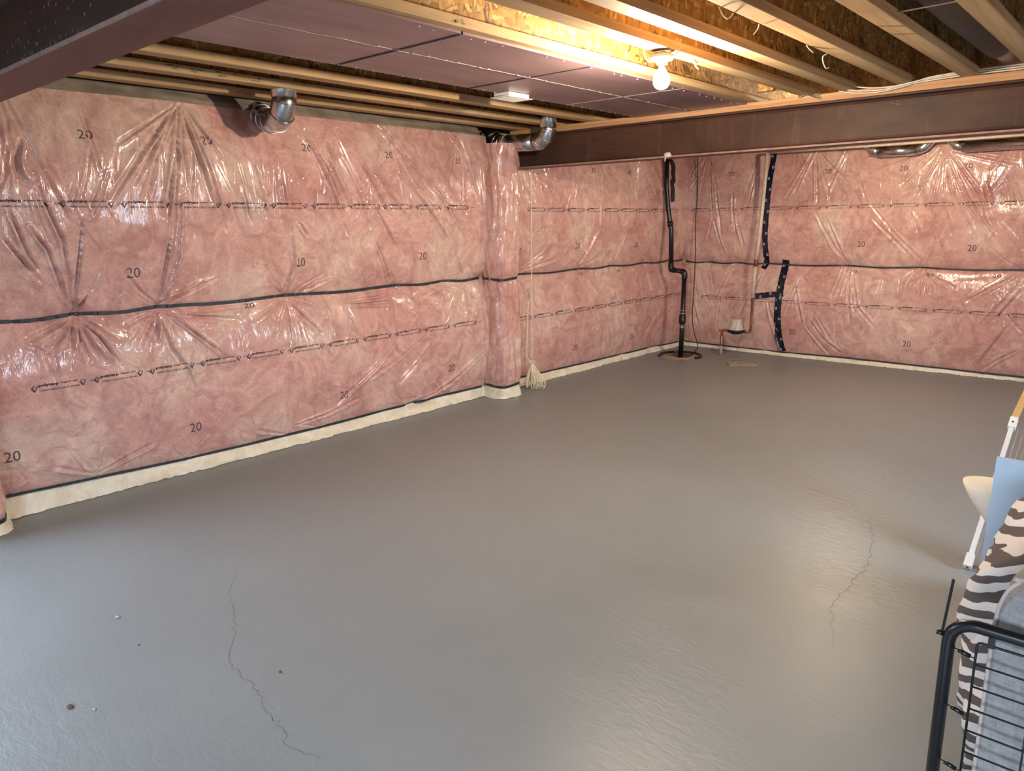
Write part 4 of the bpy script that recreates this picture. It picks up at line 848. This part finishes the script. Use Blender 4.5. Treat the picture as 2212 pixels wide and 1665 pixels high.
tube_obj('ball_valve', [(-3.806, wy+.10, 1.09), (-3.805, wy+.10, 1.11), (-3.802, wy+.10, 1.17), (-3.801, wy+.10, 1.19)], [.016, .024, .024, .016], MAT['copper'], ip, 12)
tube_obj('white_sleeve', [(-3.801, wy+.10, 1.18), (-3.780, wy+.10, 1.41), (-3.760, wy+.10, 1.78), (-3.737, wy+.10, 2.40)], .021, MAT['white_pvc'], ip, 14)
tag(tube_obj('overhead_pipe', [(-3.737, 8.70, 2.400), (-2.5, 8.62, 2.388), (-1.2, 8.56, 2.383), (1.6, 8.5, 2.380)], .013, MAT['white_pvc'], None, 12), 'thin white pipe running level under the joists before the far wall', 'pipe')

# ------------------------------------------------------------------ printed seam tape on the far blanket
def tape(label, pts, w, seed):
    r = empty('seam_tape', (pts[0][0], 8.9, pts[-1][1]), label, 'tape'); S = smooth_path([(u, z, 0) for u, z in pts], 14)[:, :2]; n = len(S)
    T = np.gradient(S, axis=0); T /= np.linalg.norm(T, axis=1)[:, None]; N = np.stack([-T[:, 1], T[:, 0]], -1); rows = []
    for q in np.linspace(-1, 1, 5):
        A = S+N*w*q*(1+.05*np.sin(np.arange(n)*1.3+seed))[:, None]; rows.append(place_far(A[:, 0], A[:, 1], fieldF.depth(A[:, 0], A[:, 1])+.005))
    link_mesh('tape_strip', grid_mesh('tape_strip', np.stack(rows, 1), flip=True), MAT['tape'], r)
    arc = np.r_[0, np.cumsum(np.linalg.norm(np.diff(S, axis=0), axis=1))]; k = 0
    for a in np.arange(.07, arc[-1]-.02, .128):
        c = np.array([np.interp(a, arc, S[:, 0]), np.interp(a, arc, S[:, 1])]); i = int(np.interp(a, arc, np.arange(n))); c = c+N[i]*w*(.45 if k % 2 else -.45); k += 1
        ang = np.linspace(0, 2*PI, 15)[:-1]; ring = [];
        for rad in (.0165, .0095):
            A = c+rad*np.stack([np.cos(ang)*.75, np.sin(ang)], -1); ring.append(place_far(A[:, 0], A[:, 1], fieldF.depth(A[:, 0], A[:, 1])+.0075))
        m = len(ang); MB().add(list(ring[0])+list(ring[1]), [(j, (j+1) % m, m+(j+1) % m, m+j) for j in range(m)]).build('ring_mark', MAT['tape_white'], r)
    return r
tape('long navy ring-printed tape strip from the beam down to the strap', [(-3.755, 2.45), (-3.77, 2.15), (-3.784, 1.783), (-3.795, 1.402), (-3.781, 1.175), (-3.815, 1.06)], .034, 0)
tape('lower navy ring-printed tape strip reaching the floor', [(-3.54, 1.172), (-3.555, 1.0), (-3.569, .849), (-3.58, .6), (-3.578, .455), (-3.561, .286), (-3.515, .06)], .042, 2)
tape('short level navy tape strip crossing the lower strip', [(-3.876, .726), (-3.71, .748), (-3.525, .773)], .034, 4)
# torn black tape beside the sump pipe, on the left blanket
def tape_left(label, pts, w, seed):
    S = smooth_path([(u, z, 0) for u, z in pts], 12)[:, :2]; n = len(S); T = np.gradient(S, axis=0); T /= np.linalg.norm(T, axis=1)[:, None]; N = np.stack([-T[:, 1], T[:, 0]], -1); rows = []
    for q in np.linspace(-1, 1, 5):
        A = S+N*w*q*(1+.25*np.sin(np.arange(n)*.45+seed+q*1.3))[:, None]; rows.append(place_left(A[:, 0], A[:, 1], fieldL2.depth(A[:, 0], A[:, 1])+.012))
    return tag(link_mesh('torn_tape', grid_mesh('torn_tape', np.stack(rows, 1)), MAT['tape']), label, 'tape')
tape_left('torn black tape hanging beside the top of the sump pipe', [(8.43, 2.45), (8.505, 2.30), (8.505, 2.162), (8.476, 2.078), (8.488, 1.88)], .042, 1)

# ------------------------------------------------------------------ crumbs on the floor
for (x, y, s_, d, lab) in ((-3.244,1.052,.014,0,'pale flat crumb on the floor at lower left'), (-2.949,1.022,.006,1,'tiny dark crumb on the floor right of the pale crumb'), (-2.722,.693,.016,1,'brown torn crumb on the floor near the bottom left corner'), (-2.643,.744,.009,0,'small pale crumb right of the brown crumb'), (-2.343,1.292,.008,1,'small dark crumb beside the long floor crack'), (-1.813,2.916,.007,0,'tiny white crumb in the middle of the floor')):
    tag(blob('floor_crumb', (x, y, s_*.28), (s_, s_*.6, s_*.3), MAT['debris_dark' if d else 'debris'], x*9, None, 8, .5), lab, 'crumb', 'crumbs on the floor')

# ------------------------------------------------------------------ things stored along the right edge
# black metal bed base standing on its side, with sprung wire mesh
bb = empty('bed_base', (-.275, 1.72, 0), 'black metal bed base with sprung wire mesh standing on edge', 'bed base')
y0 = 1.72; xl, xr_, zt = -.268, 1.15, .800; tr = .0135
def round_rect(xl, xr, z0, z1, r, n=7):
    P = [(xl, z0)]; P += [(xl+r-r*math.cos(a), z1-r+r*math.sin(a)) for a in np.linspace(0, PI/2, n)]; P += [(xr-r+r*math.sin(a), z1-r+r*math.cos(a)) for a in np.linspace(0, PI/2, n)]; P += [(xr, z0)]; return P
MB().tube([(x, y0, z) for x, z in round_rect(xl, xr_, .0, zt, .05)], tr, 12).build('frame_tube', MAT['black_metal'], bb)
MB().tube([(xl+.01, y0, .05), (xr_-.01, y0, .05)], tr*.9, 12).build('bottom_tube', MAT['black_metal'], bb)
gx0, gx1, gz0, gz1 = -.215, 1.09, .09, .766; wr_ = .0022
MB().tube([(x, y0, z) for x, z in round_rect(gx0, gx1, gz0, gz1, .008, 4)]+[(gx0, y0, gz0)], wr_*1.25, 6).build('mesh_border', MAT['black_metal'], bb)
z = gz1-.052
while z > gz0+.02: MB().tube([(gx0, y0, z), (gx1, y0, z)], wr_, 6).build('cross_wire', MAT['black_metal'], bb); z -= .0535
for x in np.arange(gx0+.104, gx1, .104): MB().tube([(x, y0+.004, gz0), (x, y0+.004, gz1)], wr_, 6).build('upright_wire', MAT['black_metal'], bb)
for z in np.arange(.729, .1, -.139):
    MB().tube([(xl+.012, y0, z+.008), (xl+.022, y0, z+.006)], .0014, 6).build('spring_hook', MAT['black_metal'], bb)
    MB().tube([(xl+.020, y0, z+.006), (xl+.044, y0, z-.001)], .005, 10).build('spring', MAT['black_metal'], bb)
    MB().tube([(xl+.043, y0, z-.001), (gx0, y0, z-.002)], .0014, 6).build('spring_hook', MAT['black_metal'], bb)
MB().box((-.196, y0-.008, .764), (-.184, y0+.006, zt-.008)).build('top_spring', MAT['black_metal'], bb)
MB().obox((-.2775, y0+.002, .828), (.0026, .001, 0), (-.001, .0045, 0), (.0045, 0, .062)).build('bracket', MAT['black_metal'], bb)
MB().tube([(xl-.012, y0, .762), (xl-.024, y0-.002, .764)], .006, 8).build('bolt', MAT['black_metal'], bb)
# grey upholstered cushion behind it
def slab(name, a, b, rad, mat, parent=None, seed=0, amp=.006, n=30):
    """soft box: superellipsoid surface with gentle dents"""
    c = (np.array(a)+np.array(b))/2; h = (np.array(b)-np.array(a))/2; V = []; m = n*2
    for i in range(n+1):
        th = PI*i/n-PI/2
        for k in range(m):
            ph = 2*PI*k/m-PI; e1, e2 = rad
            f = lambda w, e: math.copysign(abs(w)**e, w)
            d = np.array([f(math.cos(th), e1)*f(math.cos(ph), e2), f(math.cos(th), e1)*f(math.sin(ph), e2), f(math.sin(th), e1)]); p = c+h*d
            p = p+d*amp*float(fbm(p[0]*5+seed, p[1]*5+p[2]*5+seed, 3)); V.append(p)
    fc = [(i*m+k, i*m+(k+1) % m, (i+1)*m+(k+1) % m, (i+1)*m+k) for i in range(n) for k in range(m)]
    return MB().add(V, fc, True).build(name, mat, parent)
cu = empty('futon_cushion', (.4, 1.88, 0), 'thick grey woven cushion standing behind the black bed base', 'cushion')
slab('cover', (-.205, 1.79, .0), (1.12, 1.99, .905), (.22, .16), MAT['linen'], cu, 3, .008, 40)
MB().tube(smooth_path([(-.196, 1.802, .02), (-.199, 1.80, .4), (-.198, 1.80, .75), (-.19, 1.802, .84), (-.165, 1.803, .885), (-.12, 1.803, .895), (.4, 1.803, .899), (1.0, 1.803, .895)], 8), .0042, 8 and 8).build('piping', plain('pale_piping', srgb(176, 164, 158), .85), cu)
# striped duvet slumped over and beside the cushion
def duvet():
    n, m = 70, 90; V = []; c = np.array([.36, 2.45, .42]); h = np.array([.68, .40, .535])
    for i in range(n+1):
        th = PI*i/n-PI/2
        for k in range(m):
            ph = 2*PI*k/m-PI; f = lambda w, e: math.copysign(abs(w)**e, w)
            d = np.array([f(math.cos(th), .55)*f(math.cos(ph), .6), f(math.cos(th), .55)*f(math.sin(ph), .6), f(math.sin(th), .8)]); p = c+h*d
            # slump: the left flank widens low and the folds run down it
            p[0] -= .05*max(0, .55-p[2])*(d[0] < 0); fold = .042*float(vnoise(p[1]*9+p[0]*5, p[2]*3.2))+.026*float(vnoise(p[0]*13+3, p[2]*9+p[1]*11))+.010*float(vnoise(p[0]*31, p[2]*25+p[1]*21)); p = p+d*fold
            if p[2] < .005: p[2] = .005
            V.append(p)
    fc = [(i*m+k, i*m+(k+1) % m, (i+1)*m+(k+1) % m, (i+1)*m+k) for i in range(n) for k in range(m)]
    return MB().add(V, fc, True)
tag(duvet().build('striped_duvet', MAT['zebra']), 'crumpled grey and white striped duvet slumped behind the grey cushion', 'bedding')
# white board leaning behind the duvet, daylight blue painted in
bd = MB()
P0 = np.array([-.395, 2.93, .0]); ex = np.array([.99, .02, -.02]); ey = np.array([.0, .10, .815]); th = np.array([.0, .018, -.002])
MBv = [P0, P0+ex, P0+ex+ey, P0+ey]; bd.add(MBv+[p+th for p in MBv], [(0, 1, 2, 3), (7, 6, 5, 4), (0, 4, 5, 1), (1, 5, 6, 2), (2, 6, 7, 3), (3, 7, 4, 0)])
tag(bd.build('tinted_board', MAT['daylight_tinted_white']), 'flat white board painted with a daylight blue tint, leaning upright behind the striped duvet', 'board')
# cream pillow pushed out behind the board
pl = MB(); n, m = 26, 40; V = []
for i in range(n+1):
    th_ = PI*i/n-PI/2
    for k in range(m):
        ph = 2*PI*k/m-PI; f = lambda w, e: math.copysign(abs(w)**e, w)
        d = np.array([f(math.cos(th_), .7)*f(math.cos(ph), .5), f(math.cos(th_), .7)*f(math.sin(ph), .8), f(math.sin(th_), .7)])
        x = .02+.55*d[0]; zc = np.interp(x, [-.53, -.50, -.46, -.42, -.30, .1], [.635, .62, .592, .562, .53, .53]); hz = np.interp(x, [-.53, -.50, -.46, -.42, -.30, .1], [.03, .05, .085, .115, .145, .16])
        p = np.array([x, 3.28+.11*d[1], zc+hz*d[2]]); p = p+d*.012*float(fbm(p[0]*9, p[1]*7+p[2]*9, 3)); V.append(p)
pl.add(V, [(i*m+k, i*m+(k+1) % m, (i+1)*m+(k+1) % m, (i+1)*m+k) for i in range(n) for k in range(m)], True)
tag(pl.build('cream_pillow', MAT['cream_cloth']), 'cream cotton pillow with one corner sticking out past the tinted board', 'pillow')
tag(slab('green_pillow', (-.40, 3.50, .385), (.55, 3.72, .70), (.6, .5), MAT['sage'], None, 9, .02, 24), 'sage green pillow lying behind the tinted board', 'pillow')
tag(slab('storage_bin', (-.38, 3.10, .0), (.6, 3.75, .36), (.12, .12), MAT['white_plastic'], None, 2, .002, 24), 'low white storage bin carrying the pillows behind the board', 'bin')
# white folding rack leaning back from the floor
fr = empty('folding_rack', (-.56, 3.9, 0), 'white folding rack with pale wooden top leaning along the right edge', 'rack')
A = np.array([-.568, 3.90, .016]); B = np.array([-.548, 4.60, .577]); d = (B-A)/np.linalg.norm(B-A); up = np.cross((1, 0, 0), d)
for k, off in enumerate((0., .16, .32)):
    o_ = np.array([off, 0, 0]); s0 = A+o_+d*(.0 if k == 0 else .04); s1 = B+o_-d*(.0 if k == 0 else .03)
    MB().obox((s0+s1)/2, (s1-s0)/2, (.010, 0, 0), up*.012).build('rail', MAT['white_metal'], fr)
    for q, s_ in ((s0+d*.03, 0), (s1-d*.0, 1)):
        e = MB().obox(q, d*.035, (.017, 0, 0), up*.017).build('end_block', MAT['white_plastic'], fr)
        MB().lathe([(0, .0015), (.005, .001), (.006, 0)], q+up*.0175 if s_ else q-d*.0355, 10, up if s_ else -d).build('bolt', MAT['black_metal'], e)
    s2 = s1+d*.035; s3 = s2+np.array([.02, .42, .18])
    MB().obox((s2+s3)/2, (s3-s2)/2, (.014, 0, 0), np.cross((1, 0, 0), (s3-s2)/np.linalg.norm(s3-s2))*.014).build('wooden_arm', MAT['tan_wood'], fr)
for k, off in enumerate((.08, .24)):
    for j in range(5):
        o_ = np.array([off-.05+.025*j, 0, -.004]); MB().tube([A+o_+d*.07, B+o_-d*.02], .0035, 6).build('slat', MAT['mesh_grey'], fr)
